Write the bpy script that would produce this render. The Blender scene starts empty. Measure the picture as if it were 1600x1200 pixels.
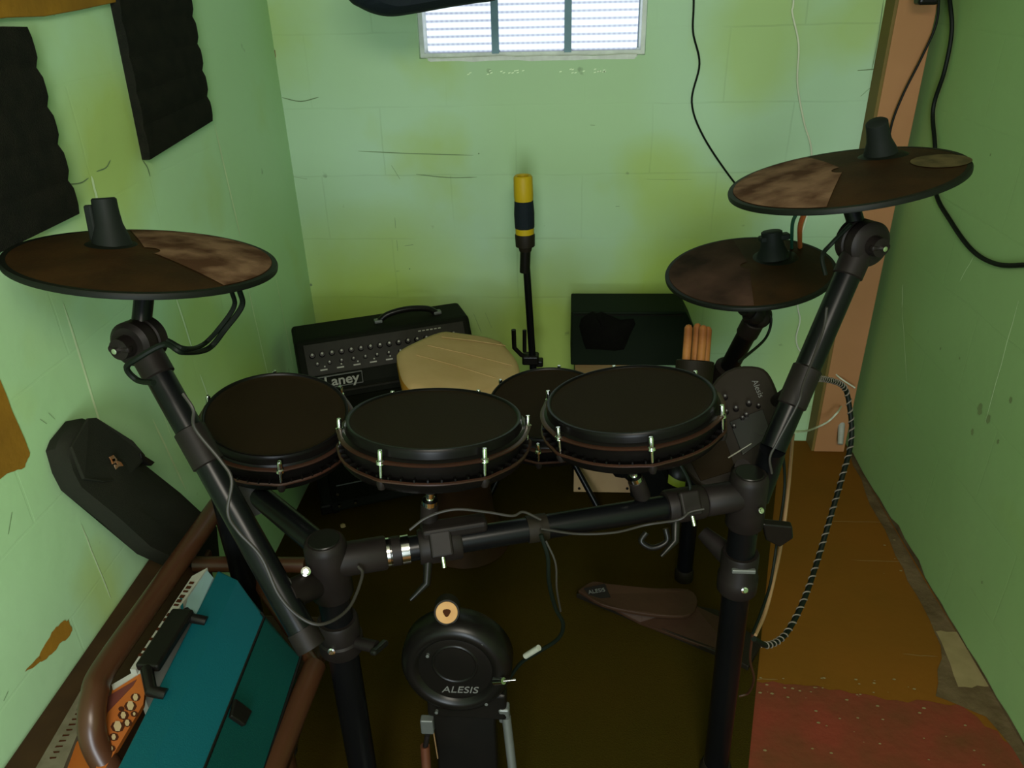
import bpy, bmesh, math, random
from mathutils import Vector, Matrix
random.seed(7)
PI = math.pi
C = bpy.context.scene.collection
S = bpy.context.scene

# ---------------------------------------------------------------- camera
W, H = 1600.0, 1200.0
CAM = Vector((0, 0, 1.5))
FPX = 1226.5
_D = Vector((57, 2300, FPX)).normalized()                 # world down in camera axes (x right, y down, z forward)
_F = Vector((79, -656, FPX)); _F = (_F - _D * _F.dot(_D)).normalized()   # world +Y
_X = _D.cross(_F)                                         # world +X
def cam2world(c):
    return Vector((_X.dot(c), _F.dot(c), -_D.dot(c)))
cd = bpy.data.cameras.new('camera')
cam = bpy.data.objects.new('camera', cd); C.objects.link(cam)
r_, u_, b_ = cam2world(Vector((1, 0, 0))), cam2world(Vector((0, -1, 0))), cam2world(Vector((0, 0, -1)))
cam.matrix_world = Matrix(((r_.x, u_.x, b_.x, CAM.x), (r_.y, u_.y, b_.y, CAM.y), (r_.z, u_.z, b_.z, CAM.z), (0, 0, 0, 1)))
cd.sensor_width = 36.0
cd.lens = FPX / W * 36.0
cd.clip_start = 0.02
S.camera = cam

# ---------------------------------------------------------------- colour management, world, lights
S.view_settings.view_transform = 'Standard'
S.view_settings.look = 'None'
S.view_settings.gamma = 1.0
S.view_settings.use_curve_mapping = False
S.view_settings.exposure = 0.0
wd = bpy.data.worlds.new('world'); S.world = wd
wd.use_nodes = True
wd.node_tree.nodes['Background'].inputs[0].default_value = (0.55, 0.7, 1.0, 1)
wd.node_tree.nodes['Background'].inputs[1].default_value = 0.3

def area(name, loc, rot, sx, sy, power, col):
    l = bpy.data.lights.new(name, 'AREA'); l.shape = 'RECTANGLE'; l.size = sx; l.size_y = sy
    l.energy = power; l.color = col
    o = bpy.data.objects.new(name, l); C.objects.link(o); o.location = loc; o.rotation_euler = rot
    return o
area('ceiling_lamp', (0.05, -0.30, 2.0), (math.radians(32), 0, 0), 0.7, 0.4, 29.0, (1.0, 0.93, 0.78))
area('unseen_rear_fill', (0.0, -1.45, 1.15), (PI / 2, 0, 0), 0.6, 1.2, 50.0, (0.84, 0.94, 1.0))  # unseen cool fill behind the camera; its rear doorway is added with it

# ---------------------------------------------------------------- pixel helpers (1600x1200 frame -> world point)
def ray(px, py):
    return cam2world(Vector(((px - W / 2) / FPX, (py - H / 2) / FPX, 1.0)))
def PT(px, py, t): return CAM + ray(px, py) * t
def PX(px, py, X): r = ray(px, py); return CAM + r * ((X - CAM.x) / r.x)
def PY(px, py, Y): r = ray(px, py); return CAM + r * ((Y - CAM.y) / r.y)
def PZ(px, py, Z): r = ray(px, py); return CAM + r * ((Z - CAM.z) / r.z)
def PN(px, py, c, n): r = ray(px, py); return CAM + r * ((c - CAM).dot(n) / r.dot(n))
def disc_normal(px, py, ratio, roll=0.0):
    v = ray(px, py).normalized()
    up = cam2world(Vector((0, -1, 0))); up = (up - v * up.dot(v)).normalized()
    rt = v.cross(up).normalized()
    a = math.asin(ratio); th = math.radians(roll)
    e = up * math.cos(th) + rt * math.sin(th)
    return (-v * math.sin(a) + e * math.cos(a)).normalized()
def frame(n, xhint=Vector((1, 0, 0))):
    n = n.normalized(); x = (xhint - n * xhint.dot(n)).normalized(); y = n.cross(x)
    return Matrix((x, y, n)).transposed()                  # columns x,y,n
def spline(pts, k=8):
    pts = [Vector(p) for p in pts]
    if len(pts) < 3: return pts
    P = [pts[0] * 2 - pts[1]] + pts + [pts[-1] * 2 - pts[-2]]
    out = []
    for i in range(1, len(P) - 2):
        for j in range(k):
            t = j / k
            a, b, c, d = P[i - 1], P[i], P[i + 1], P[i + 2]
            out.append(0.5 * ((2 * b) + (c - a) * t + (2 * a - 5 * b + 4 * c - d) * t * t + (3 * b - a - 3 * c + d) * t ** 3))
    out.append(pts[-1]); return out

# ---------------------------------------------------------------- materials
def mat(name, col, rough=0.6, metal=0.0, spec=0.5, col2=None, nscale=8.0, namt=0.5, bump=0.0, bscale=60.0, coat=0.0, sheen=0.0):
    m = bpy.data.materials.new(name); m.use_nodes = True
    nt = m.node_tree; N = nt.nodes; L = nt.links; b = N['Principled BSDF']
    b.inputs['Roughness'].default_value = rough; b.inputs['Metallic'].default_value = metal
    b.inputs['Specular IOR Level'].default_value = spec
    if coat: b.inputs['Coat Weight'].default_value = coat; b.inputs['Coat Roughness'].default_value = .2
    if sheen: b.inputs['Sheen Weight'].default_value = sheen
    tc = N.new('ShaderNodeTexCoord')
    if col2 is None: col2 = tuple(c * 0.75 for c in col)
    nz = N.new('ShaderNodeTexNoise'); nz.inputs['Scale'].default_value = nscale; nz.inputs['Detail'].default_value = 5
    L.new(tc.outputs['Object'], nz.inputs['Vector'])
    mr = N.new('ShaderNodeMapRange'); mr.inputs[1].default_value = 0.5 - 0.22 / max(namt, .05) * .5; mr.inputs[2].default_value = 0.5 + 0.22 / max(namt, .05) * .5
    L.new(nz.outputs['Fac'], mr.inputs[0])
    mx = N.new('ShaderNodeMix'); mx.data_type = 'RGBA'
    mx.inputs[6].default_value = (*col, 1); mx.inputs[7].default_value = (*col2, 1)
    L.new(mr.outputs[0], mx.inputs[0]); L.new(mx.outputs[2], b.inputs['Base Color'])
    if bump:
        n2 = N.new('ShaderNodeTexNoise'); n2.inputs['Scale'].default_value = bscale; n2.inputs['Detail'].default_value = 3
        L.new(tc.outputs['Object'], n2.inputs['Vector'])
        bp = N.new('ShaderNodeBump'); bp.inputs['Strength'].default_value = bump; bp.inputs['Distance'].default_value = 0.004
        L.new(n2.outputs['Fac'], bp.inputs['Height']); L.new(bp.outputs['Normal'], b.inputs['Normal'])
    return m

def wall_mat(name, ca, cb, cc, axes=(0, 2), off=(0, 0), bump=0.25, blobs=(), joint=.42):
    """painted block wall: two large-scale paint tones, ochre patches, faint block joints"""
    m = bpy.data.materials.new(name); m.use_nodes = True
    nt = m.node_tree; N = nt.nodes; L = nt.links; b = N['Principled BSDF']
    b.inputs['Roughness'].default_value = 0.55; b.inputs['Specular IOR Level'].default_value = 0.3
    tc = N.new('ShaderNodeTexCoord')
    def noise(scale, det, rough=.5):
        n = N.new('ShaderNodeTexNoise'); n.inputs['Scale'].default_value = scale; n.inputs['Detail'].default_value = det
        n.inputs['Roughness'].default_value = rough; L.new(tc.outputs['Object'], n.inputs['Vector']); return n
    def rng(src, a, c, lo=0., hi=1.):
        r = N.new('ShaderNodeMapRange'); r.inputs[1].default_value = a; r.inputs[2].default_value = c
        r.inputs[3].default_value = lo; r.inputs[4].default_value = hi; r.clamp = True
        L.new(src, r.inputs[0]); return r.outputs[0]
    def mix(f, a, c):
        x = N.new('ShaderNodeMix'); x.data_type = 'RGBA'
        L.new(f, x.inputs[0])
        for i, v in ((6, a), (7, c)):
            if isinstance(v, tuple): x.inputs[i].default_value = (*v, 1)
            else: L.new(v, x.inputs[i])
        return x.outputs[2]
    c1 = mix(rng(noise(1.3, 2).outputs['Fac'], .38, .62), ca, cb)
    c2 = mix(rng(noise(2.3, 4).outputs['Fac'], .60, .74, 0, .5), c1, cc)
    wv = N.new('ShaderNodeVectorMath'); wv.operation = 'MULTIPLY_ADD'
    L.new(noise(2.6, 4).outputs['Color'], wv.inputs[0]); wv.inputs[1].default_value = (.35, .35, .35)
    sub = N.new('ShaderNodeVectorMath'); sub.operation = 'ADD'; sub.inputs[1].default_value = (-.175, -.175, -.175)
    L.new(tc.outputs['Object'], sub.inputs[0]); L.new(sub.outputs[0], wv.inputs[2])
    for (cx, cy, cz, r, a_) in blobs:      # yellow patches at set spots, mixed into the wall colour
        d = N.new('ShaderNodeVectorMath'); d.operation = 'DISTANCE'; L.new(wv.outputs[0], d.inputs[0]); d.inputs[1].default_value = (cx, cy, cz)
        c2 = mix(rng(d.outputs['Value'], r * 1.35, r * .45, 0, a_), c2, cc)
    sep = N.new('ShaderNodeSeparateXYZ'); L.new(tc.outputs['Object'], sep.inputs[0])
    cmb = N.new('ShaderNodeCombineXYZ')
    L.new(sep.outputs[axes[0]], cmb.inputs[0]); L.new(sep.outputs[axes[1]], cmb.inputs[1])
    # slight wobble so the joints are not ruler straight
    wob = N.new('ShaderNodeVectorMath'); wob.operation = 'MULTIPLY_ADD'
    L.new(noise(6, 2).outputs['Color'], wob.inputs[0]); wob.inputs[1].default_value = (.012, .012, 0); L.new(cmb.outputs[0], wob.inputs[2])
    add = N.new('ShaderNodeVectorMath'); add.operation = 'ADD'; add.inputs[1].default_value = (off[0], off[1], 0); L.new(wob.outputs[0], add.inputs[0])
    br = N.new('ShaderNodeTexBrick'); L.new(add.outputs[0], br.inputs['Vector'])
    br.inputs['Scale'].default_value = 1.0; br.inputs['Brick Width'].default_value = .40; br.inputs['Row Height'].default_value = .20
    br.inputs['Mortar Size'].default_value = .0028; br.inputs['Mortar Smooth'].default_value = .35
    br.inputs['Color1'].default_value = (1, 1, 1, 1); br.inputs['Color2'].default_value = (1, 1, 1, 1); br.inputs['Mortar'].default_value = (0, 0, 0, 1)
    pm = N.new('ShaderNodeMath'); pm.operation = 'MULTIPLY'
    L.new(br.outputs['Fac'], pm.inputs[0]); L.new(rng(noise(3.1, 3).outputs['Fac'], .42, .62, .0, joint), pm.inputs[1])
    c3 = mix(pm.outputs[0], c2, (.07, .11, .05))
    # small dark scuffs
    c4 = mix(rng(noise(26, 2, .4).outputs['Fac'], .77, .83, 0, .4), c3, (.05, .07, .03))
    L.new(c4, b.inputs['Base Color'])
    h = N.new('ShaderNodeMath'); h.operation = 'MULTIPLY_ADD'; L.new(br.outputs['Fac'], h.inputs[0]); h.inputs[1].default_value = -.6
    L.new(noise(22, 4).outputs['Fac'], h.inputs[2])
    bp = N.new('ShaderNodeBump'); bp.inputs['Strength'].default_value = bump; bp.inputs['Distance'].default_value = .006
    L.new(h.outputs[0], bp.inputs['Height']); L.new(bp.outputs['Normal'], b.inputs['Normal'])
    return m

M = {}
def blob(p, r, a): return (p.x, p.y, p.z, r, a)
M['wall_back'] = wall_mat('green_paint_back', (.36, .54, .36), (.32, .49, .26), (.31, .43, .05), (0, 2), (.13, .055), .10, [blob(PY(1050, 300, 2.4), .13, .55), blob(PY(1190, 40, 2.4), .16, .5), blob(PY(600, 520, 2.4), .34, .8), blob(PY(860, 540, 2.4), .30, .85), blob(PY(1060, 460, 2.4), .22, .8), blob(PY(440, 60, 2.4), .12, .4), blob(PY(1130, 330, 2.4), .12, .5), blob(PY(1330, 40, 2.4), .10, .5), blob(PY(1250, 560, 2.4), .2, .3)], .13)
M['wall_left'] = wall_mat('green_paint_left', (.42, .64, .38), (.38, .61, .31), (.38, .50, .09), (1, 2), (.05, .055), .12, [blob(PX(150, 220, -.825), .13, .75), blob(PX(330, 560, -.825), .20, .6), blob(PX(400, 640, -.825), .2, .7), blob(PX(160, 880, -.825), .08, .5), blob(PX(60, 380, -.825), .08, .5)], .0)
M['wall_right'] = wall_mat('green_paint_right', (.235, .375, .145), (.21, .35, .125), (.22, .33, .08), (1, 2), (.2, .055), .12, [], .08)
M['ceiling'] = mat('ceiling_paint', (.45, .42, .33), .8, nscale=2)
M['ochre'] = mat('ochre_bare_patch', (.30, .15, .015), .8, spec=.1, col2=(.20, .10, .012), nscale=9, bump=.2)
M['chip'] = mat('bare_plaster_chip', (.24, .13, .035), .8, col2=(.16, .10, .03), nscale=18)
M['drip'] = mat('pale_paint_ridge', (.66, .82, .50), .5)
M['crack'] = mat('dark_crack', (.15, .23, .11), .9)
M['smudge'] = mat('brown_smudge', (.17, .24, .085), .8)
M['floor'] = mat('brown_floor_paint', (.160, .060, .0060), .75, spec=.08, col2=(.125, .055, .0055), nscale=3, bump=.25, bscale=25)
M['joint'] = mat('floor_joint', (.20, .105, .02), .7)
M['red'] = mat('red_floor_paint', (.165, .032, .016), .8, spec=.1, col2=(.105, .036, .013), nscale=7, namt=.8, bump=.4, bscale=40)
M['grey'] = mat('bare_concrete', (.12, .082, .040), .9, spec=.1, col2=(.075, .050, .022), nscale=12, namt=.9, bump=.5, bscale=60)
M['white_patch'] = mat('pale_plaster_patch', (.24, .185, .085), .9, spec=.1, col2=(.18, .14, .06), nscale=20)
M['news'] = mat('grey_newsprint', (.13, .115, .075), .9, spec=.05, col2=(.10, .088, .055), nscale=40, namt=.9)
M['mat'] = mat('dark_olive_mat', (.0300, .0185, .0018), .95, spec=.03, col2=(.0240, .0180, .0018), nscale=3, bump=.4, bscale=300)
M['pink'] = mat('pink_beam_paint', (.36, .175, .075), .6, spec=.2, col2=(.29, .14, .055), nscale=3)
M['beam_side'] = mat('beam_side_brown', (.14, .09, .012), .7, nscale=5)
M['black'] = mat('black_plastic', (.0036, .0034, .0028), .33, spec=.2, col2=(.006, .005, .004), nscale=12)
M['black_matte'] = mat('black_matte_plastic', (.0085, .0065, .0038), .6, spec=.15, col2=(.012, .009, .005), nscale=10, bump=.1)
M['tube'] = mat('black_steel_tube', (.0030, .0032, .0036), .30, spec=.17, nscale=6)
M['clamp'] = mat('dusty_black_clamp', (.0115, .0085, .0075), .5, spec=.14, col2=(.0062, .0047, .0040), nscale=18)
M['head'] = mat('black_drum_head', (.0100, .0062, .0020), .7, spec=.08, col2=(.0125, .0080, .0026), nscale=5, bump=.15, bscale=500)
M['rim'] = mat('black_rubber_rim', (.0038, .0032, .0028), .34, spec=.12, nscale=7)
M['hoop'] = mat('reddish_brown_hoop', (.032, .011, .0055), .4, spec=.35, col2=(.018, .007, .004), nscale=9)
M['chrome'] = mat('chrome', (.75, .73, .70), .16, metal=1.0, nscale=10)
M['steel'] = mat('grey_steel', (.15, .16, .15), .45, metal=.5, nscale=14)
M['boot'] = mat('dark_grey_rubber_boot', (.0085, .0110, .0090), .6, spec=.12, nscale=9)
M['cymbal'] = mat('brown_black_cymbal_rubber', (.0330, .0150, .0042), .65, spec=.08, col2=(.0200, .0098, .0030), nscale=14, namt=.8, bump=.12, bscale=200)
M['cymbal_edge'] = mat('dark_green_black_rubber', (.0050, .0062, .0042), .5, spec=.12, nscale=9)
M['worn'] = mat('worn_dusty_strike_zone', (.180, .105, .062), .85, spec=.06, col2=(.060, .028, .014), nscale=16, namt=1.0, bump=.25, bscale=80)
M['worn_dark'] = mat('worn_dusty_strike_zone_dark', (.068, .036, .024), .85, spec=.06, col2=(.012, .0080, .0048), nscale=8, namt=.6, bump=.2, bscale=80)
M['sticker'] = mat('dusty_oval_decal', (.10, .075, .032), .7, spec=.1, col2=(.05, .04, .017), nscale=40, namt=.8)
M['cable'] = mat('black_cable', (.0035, .006, .0035), .55, spec=.12)
M['braid'] = mat('grey_beige_braid', (.13, .11, .085), .6, spec=.3)
M['cable_grey'] = mat('grey_cable', (.026, .023, .019), .5, spec=.3)
M['white_cable'] = mat('white_cable', (.62, .66, .50), .5)
M['beige_cable'] = mat('beige_cable', (.20, .115, .05), .5)
M['yellow'] = mat('yellow_plastic', (.42, .30, .006), .5, spec=.2, col2=(.36, .25, .005))
M['green'] = mat('green_cable', (.010, .10, .06), .5)
M['orange'] = mat('orange_cable', (.55, .13, .03), .5)
M['foam'] = mat('black_acoustic_foam', (.010, .011, .008), .95, spec=.05, col2=(.014, .014, .010), nscale=30, namt=.9, bump=.6, bscale=500)
M['bag'] = mat('dark_grey_nylon', (.0130, .0150, .0100), .85, spec=.08, col2=(.017, .017, .011), nscale=9, bump=.3, bscale=700)
M['navy'] = mat('navy_black_fabric', (.005, .010, .014), .8, spec=.2, nscale=5, bump=.3, bscale=300)
M['tolex'] = mat('black_amp_covering', (.0045, .0055, .0022), .7, spec=.12, nscale=20, bump=.4, bscale=600)
M['grille'] = mat('black_grille_cloth', (.0042, .0050, .0020), .9, spec=.05, nscale=20, bump=.5, bscale=900)
M['panel'] = mat('dark_grey_panel', (.014, .013, .008), .55, spec=.2, nscale=60, namt=.9)
M['print'] = mat('pale_print', (.30, .30, .25), .5)
M['print_dim'] = mat('grey_print', (.11, .11, .10), .5)
M['skin'] = mat('cream_drum_skin', (.40, .285, .130), .7, spec=.15, col2=(.33, .225, .090), nscale=6, namt=.7, bump=.4, bscale=20)
M['skin_orange'] = mat('orange_drum_side', (.36, .150, .012), .7, spec=.15, col2=(.40, .21, .035), nscale=8, namt=.7)
M['wood'] = mat('pale_hickory', (.36, .150, .042), .5, spec=.25, col2=(.19, .065, .016), nscale=20, namt=.8)
M['cajon'] = mat('pale_birch_board', (.36, .24, .12), .7, spec=.15, col2=(.31, .20, .095), nscale=10)
M['case'] = mat('dark_green_black_case', (.0035, .0085, .0032), .7, spec=.12, nscale=8)
M['cloth'] = mat('black_cloth', (.0022, .0022, .0014), .9, spec=.1, nscale=20, bump=.5, bscale=200)
M['teal'] = mat('teal_plastic', (.0015, .064, .078), .5, spec=.2, col2=(.0012, .056, .068), nscale=3, bump=.15, bscale=500)
M['teal_dark'] = mat('teal_plastic_flap', (.0012, .042, .036), .5, spec=.2, nscale=3, bump=.15, bscale=500)
M['brown_tube'] = mat('brown_enamel_tube', (.050, .019, .008), .33, spec=.35, nscale=5)
M['brown_wood'] = mat('dark_brown_wood', (.036, .016, .0045), .6, spec=.2, col2=(.026, .011, .0035), nscale=14, namt=.8)
M['seat'] = mat('brown_vinyl', (.035, .012, .004), .5, spec=.25, nscale=6)
M['paper'] = mat('white_paper', (.30, .31, .25), .7, nscale=30)
M['paper_blue'] = mat('pale_blue_cover', (.17, .27, .27), .5, nscale=10)
M['comic'] = mat('orange_cover', (.26, .075, .008), .6, spec=.2, col2=(.22, .055, .006), nscale=10)
M['comic_red'] = mat('dark_red_cover', (.08, .012, .004), .5)
M['cream'] = mat('cream_print', (.35, .26, .12), .6)
M['brown_print'] = mat('brown_print', (.045, .014, .005), .8, spec=.05)
M['beater'] = mat('tan_wood_beater_face', (.48, .29, .11), .6, spec=.2, col2=(.36, .18, .06), nscale=20)
M['rust'] = mat('rusty_rod', (.09, .024, .008), .55, metal=.3, col2=(.10, .035, .015), nscale=25)
M['neon'] = mat('neon_yellow_rubber', (.22, .27, .012), .5)
M['lcd'] = mat('dark_display', (.012, .0125, .011), .25, spec=.4)
M['pedal'] = mat('brown_black_footplate', (.036, .017, .0085), .55, spec=.15, nscale=10, bump=.2)
M['mortar'] = mat('white_mortar', (.62, .66, .60), .7, nscale=30, bump=.4)
M['block_edge'] = mat('glass_block_edge', (.17, .28, .33), .6, spec=.15)
M['orange_print'] = mat('orange_embroidery', (.20, .07, .012), .7, col2=(.16, .12, .07), nscale=60, namt=1)

# lit glass-block pane: backlit window
def pane_mat():
    m = bpy.data.materials.new('backlit_ribbed_glass'); m.use_nodes = True
    nt = m.node_tree; N = nt.nodes; L = nt.links; b = N['Principled BSDF']
    tc = N.new('ShaderNodeTexCoord'); sep = N.new('ShaderNodeSeparateXYZ'); L.new(tc.outputs['Object'], sep.inputs[0])
    def wave(sock, freq):
        a = N.new('ShaderNodeMath'); a.operation = 'MULTIPLY'; a.inputs[1].default_value = freq * 2 * PI; L.new(sock, a.inputs[0])
        s = N.new('ShaderNodeMath'); s.operation = 'SINE'; L.new(a.outputs[0], s.inputs[0]); return s.outputs[0]
    hz = wave(sep.outputs[2], 50.0)
    vt = wave(sep.outputs[0], 70.0)
    r = N.new('ShaderNodeMapRange'); r.inputs[1].default_value = .1; r.inputs[2].default_value = .9; L.new(hz, r.inputs[0])
    r2 = N.new('ShaderNodeMapRange'); r2.inputs[1].default_value = -1; r2.inputs[2].default_value = .8; r2.inputs[3].default_value = .75; L.new(vt, r2.inputs[0])
    mu = N.new('ShaderNodeMath'); mu.operation = 'MULTIPLY'; L.new(r.outputs[0], mu.inputs[0]); L.new(r2.outputs[0], mu.inputs[1])
    mx = N.new('ShaderNodeMix'); mx.data_type = 'RGBA'; mx.inputs[6].default_value = (.86, .95, 1.0, 1); mx.inputs[7].default_value = (.30, .32, .46, 1)
    L.new(mu.outputs[0], mx.inputs[0])
    b.inputs['Base Color'].default_value = (.3, .35, .4, 1); b.inputs['Roughness'].default_value = .8; b.inputs['Specular IOR Level'].default_value = .05
    L.new(mx.outputs[2], b.inputs['Emission Color']); b.inputs['Emission Strength'].default_value = 1.1
    return m
M['pane'] = pane_mat()

# ---------------------------------------------------------------- mesh builder
class MB:
    def __init__(s): s.v = []; s.f = []; s.m = []; s.sm = []
    def add(s, verts, faces, mi=0, smooth=False):
        o = len(s.v); s.v += [Vector(v) for v in verts]
        for f in faces: s.f.append([i + o for i in f]); s.m.append(mi); s.sm.append(smooth)
        return s
    def box(s, c, size, R=None, mi=0, bev=0.0):
        bm = bmesh.new(); bmesh.ops.create_cube(bm, size=1.0)
        for v in bm.verts: v.co = Vector((v.co.x * size[0], v.co.y * size[1], v.co.z * size[2]))
        if bev: bmesh.ops.bevel(bm, geom=bm.edges[:], offset=bev, segments=3, affect='EDGES', profile=.5)
        bm.verts.ensure_lookup_table()
        vs = [((R @ v.co) if R else v.co) + Vector(c) for v in bm.verts]
        s.add(vs, [[v.index for v in f.verts] for f in bm.faces], mi, False); bm.free(); return s
    def tube(s, pts, r, seg=16, mi=0, caps=True):
        pts = [Vector(p) for p in pts]; n = len(pts)
        rs = r if isinstance(r, (list, tuple)) else [r] * n
        vs = []; fs = []; prev = None
        for i, p in enumerate(pts):
            d = (pts[min(i + 1, n - 1)] - pts[max(i - 1, 0)]).normalized()
            if prev is None:
                a = Vector((0, 0, 1)) if abs(d.z) < .9 else Vector((1, 0, 0)); x = d.cross(a).normalized()
            else: x = (prev - d * prev.dot(d)).normalized()
            prev = x; y = d.cross(x)
            for k in range(seg):
                a = 2 * PI * k / seg; vs.append(p + (x * math.cos(a) + y * math.sin(a)) * rs[i])
        for i in range(n - 1):
            for k in range(seg):
                k2 = (k + 1) % seg; fs.append([i * seg + k, i * seg + k2, (i + 1) * seg + k2, (i + 1) * seg + k])
        s.add(vs, fs, mi, True)
        if caps:
            o = len(s.v)
            s.v += [v.copy() for v in vs[:seg]] + [v.copy() for v in vs[-seg:]]
            s.f.append([o + k for k in range(seg)][::-1]); s.m.append(mi); s.sm.append(False)
            s.f.append([o + seg + k for k in range(seg)]); s.m.append(mi); s.sm.append(False)
        return s
    def lathe(s, prof, o, n, xh=Vector((1, 0, 0)), seg=64, mi=0, smooth=True, rad=None, close=False):
        """prof: list of (r, z) along axis n from o"""
        R = frame(n, xh); vs = []; fs = []
        for (r, z) in prof:
            for k in range(seg):
                a = 2 * PI * k / seg; q = r * (rad(a, r, z) if rad else 1)
                vs.append(Vector(o) + R @ Vector((q * math.cos(a), q * math.sin(a), z)))
        n_ = len(prof)
        for i in range(n_ - 1 + (1 if close else 0)):
            j = (i + 1) % n_
            for k in range(seg):
                k2 = (k + 1) % seg; fs.append([i * seg + k, i * seg + k2, j * seg + k2, j * seg + k])
        return s.add(vs, fs, mi, smooth)
    def prism(s, poly, o, R, z0, z1, mi=0):
        """poly in local xy, extruded local z0..z1"""
        n = len(poly)
        vs = [Vector(o) + R @ Vector((x, y, z)) for z in (z0, z1) for (x, y) in poly]
        fs = [list(range(n))[::-1], list(range(n, 2 * n))] + [[i, (i + 1) % n, n + (i + 1) % n, n + i] for i in range(n)]
        return s.add(vs, fs, mi)
    def poly(s, pts, off=Vector((0, 0, 0)), mi=0):
        return s.add([Vector(p) + off for p in pts], [list(range(len(pts)))], mi)
    def solid(s, pts, th, mi=0):
        """closed slab: world-space polygon pts extruded by vector th"""
        n = len(pts); th = Vector(th)
        vs = [Vector(p) for p in pts] + [Vector(p) + th for p in pts]
        return s.add(vs, [list(range(n))[::-1], list(range(n, 2 * n))] + [[i, (i + 1) % n, n + (i + 1) % n, n + i] for i in range(n)], mi)
    def build(s, name, mats, parent=None, bevel=0.0, sub=0, weld=True):
        me = bpy.data.meshes.new(name)
        off = parent_loc(parent)
        me.from_pydata([tuple(v - off) for v in s.v], [], s.f)
        if not isinstance(mats, (list, tuple)): mats = [mats]
        for m in mats: me.materials.append(M[m] if isinstance(m, str) else m)
        for p, mi, sm in zip(me.polygons, s.m, s.sm): p.material_index = mi; p.use_smooth = sm
        bm = bmesh.new(); bm.from_mesh(me)
        if weld: bmesh.ops.remove_doubles(bm, verts=bm.verts[:], dist=1e-5)
        bmesh.ops.recalc_face_normals(bm, faces=bm.faces[:]); bm.to_mesh(me); bm.free()
        me.validate()
        o = bpy.data.objects.new(name, me); C.objects.link(o)
        if parent is not None: o.parent = parent
        if any(s.sm):
            try: me.set_sharp_from_angle(angle=math.radians(42))
            except Exception: pass
        if bevel:
            md = o.modifiers.new('bevel', 'BEVEL'); md.width = bevel; md.segments = 3; md.limit_method = 'ANGLE'; md.angle_limit = math.radians(50)
        if sub:
            md = o.modifiers.new('sub', 'SUBSURF'); md.levels = sub; md.render_levels = sub
        return o
def parent_loc(p):
    v = Vector((0, 0, 0))
    while p is not None: v = v + p.location; p = p.parent
    return v
def empty(name, loc, label, cat, group=None):
    o = bpy.data.objects.new(name, None); C.objects.link(o); o.location = Vector(loc); o.empty_display_size = .05
    tag(o, label, cat, group); return o
def tag(o, label, cat, group=None, kind=None):
    o['label'] = label; o['category'] = cat
    if group: o['group'] = group
    if kind: o['kind'] = kind
    return o
def centre_origin(o):
    """move a top-level mesh's origin to the bottom centre of its bounds"""
    vs = [v.co for v in o.data.vertices]
    c = Vector(((min(v.x for v in vs) + max(v.x for v in vs)) / 2, (min(v.y for v in vs) + max(v.y for v in vs)) / 2, min(v.z for v in vs)))
    for v in o.data.vertices: v.co -= c
    o.location = c; return o
def text_mesh(txt, size, o, R, name, m, parent, depth=.0006, shear=0.0, sx=1.0, bold=0.0, align='CENTER'):
    cu = bpy.data.curves.new('tmp', 'FONT'); cu.body = txt; cu.size = size; cu.extrude = depth; cu.align_x = align; cu.align_y = 'CENTER'
    cu.shear = shear; cu.offset = bold
    t = bpy.data.objects.new('tmp', cu); C.objects.link(t)
    dg = bpy.context.evaluated_depsgraph_get(); me = bpy.data.meshes.new_from_object(t.evaluated_get(dg))
    b = MB(); b.add([Vector(o) + R @ Vector((v.co.x * sx, v.co.y, v.co.z)) for v in me.vertices], [list(p.vertices) for p in me.polygons])
    bpy.data.objects.remove(t); bpy.data.curves.remove(cu); bpy.data.meshes.remove(me)
    return b.build(name, m, parent)
def cable(name, pts, r, m, label, cat='cable', k=8, group=None):
    o = MB().tube(spline(pts, k), r, 8).build(name, m); centre_origin(o)
    return tag(o, label, cat, group)
def structure(o): o['kind'] = 'structure'; return o
def jag(pts, amp, n=6):
    """subdivide a closed outline and roughen it in its own plane"""
    out = []
    nrm = (pts[1] - pts[0]).cross(pts[2] - pts[0]).normalized()
    for i in range(len(pts)):
        a, b = pts[i], pts[(i + 1) % len(pts)]; d = (b - a).normalized(); s = nrm.cross(d)
        for k in range(n): out.append(a.lerp(b, k / n) + (s * random.uniform(-amp, amp) if k else s * 0))
    return out
def strip(pts, w):
    """flat ribbon quads along pts in their wall plane; w width; returns list of quads"""
    q = []
    return q

# ================================================================= ROOM
XL, XR, YB, YF, ZC = -0.825, 1.0, 2.40, -1.6, 2.08
WX0, WX1, WZ0 = PY(655, 86, YB).x, PY(1008, 88, YB).x, PY(830, 89, YB).z
WZ1 = WZ0 + .415

def ribbon(b, pts, w, nrm, mi):
    pts = [Vector(p) for p in pts]; n = len(pts); vs = []
    for i, p in enumerate(pts):
        d = (pts[min(i + 1, n - 1)] - pts[max(i - 1, 0)]).normalized(); s = nrm.cross(d).normalized()
        ww = w * (.35 if i in (0, n - 1) else 1) * .36
        vs += [p + s * ww + nrm * .0008, p - s * ww + nrm * .0008]
    b.add(vs, [[2 * i, 2 * i + 1, 2 * i + 3, 2 * i + 2] for i in range(n - 1)], mi)
def wob(a, c, n, amp, nrm):
    d = (c - a); s = nrm.cross(d).normalized()
    return [a.lerp(c, i / n) + (s * random.uniform(-amp, amp) if 0 < i < n else s * 0) for i in range(n + 1)]

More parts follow.
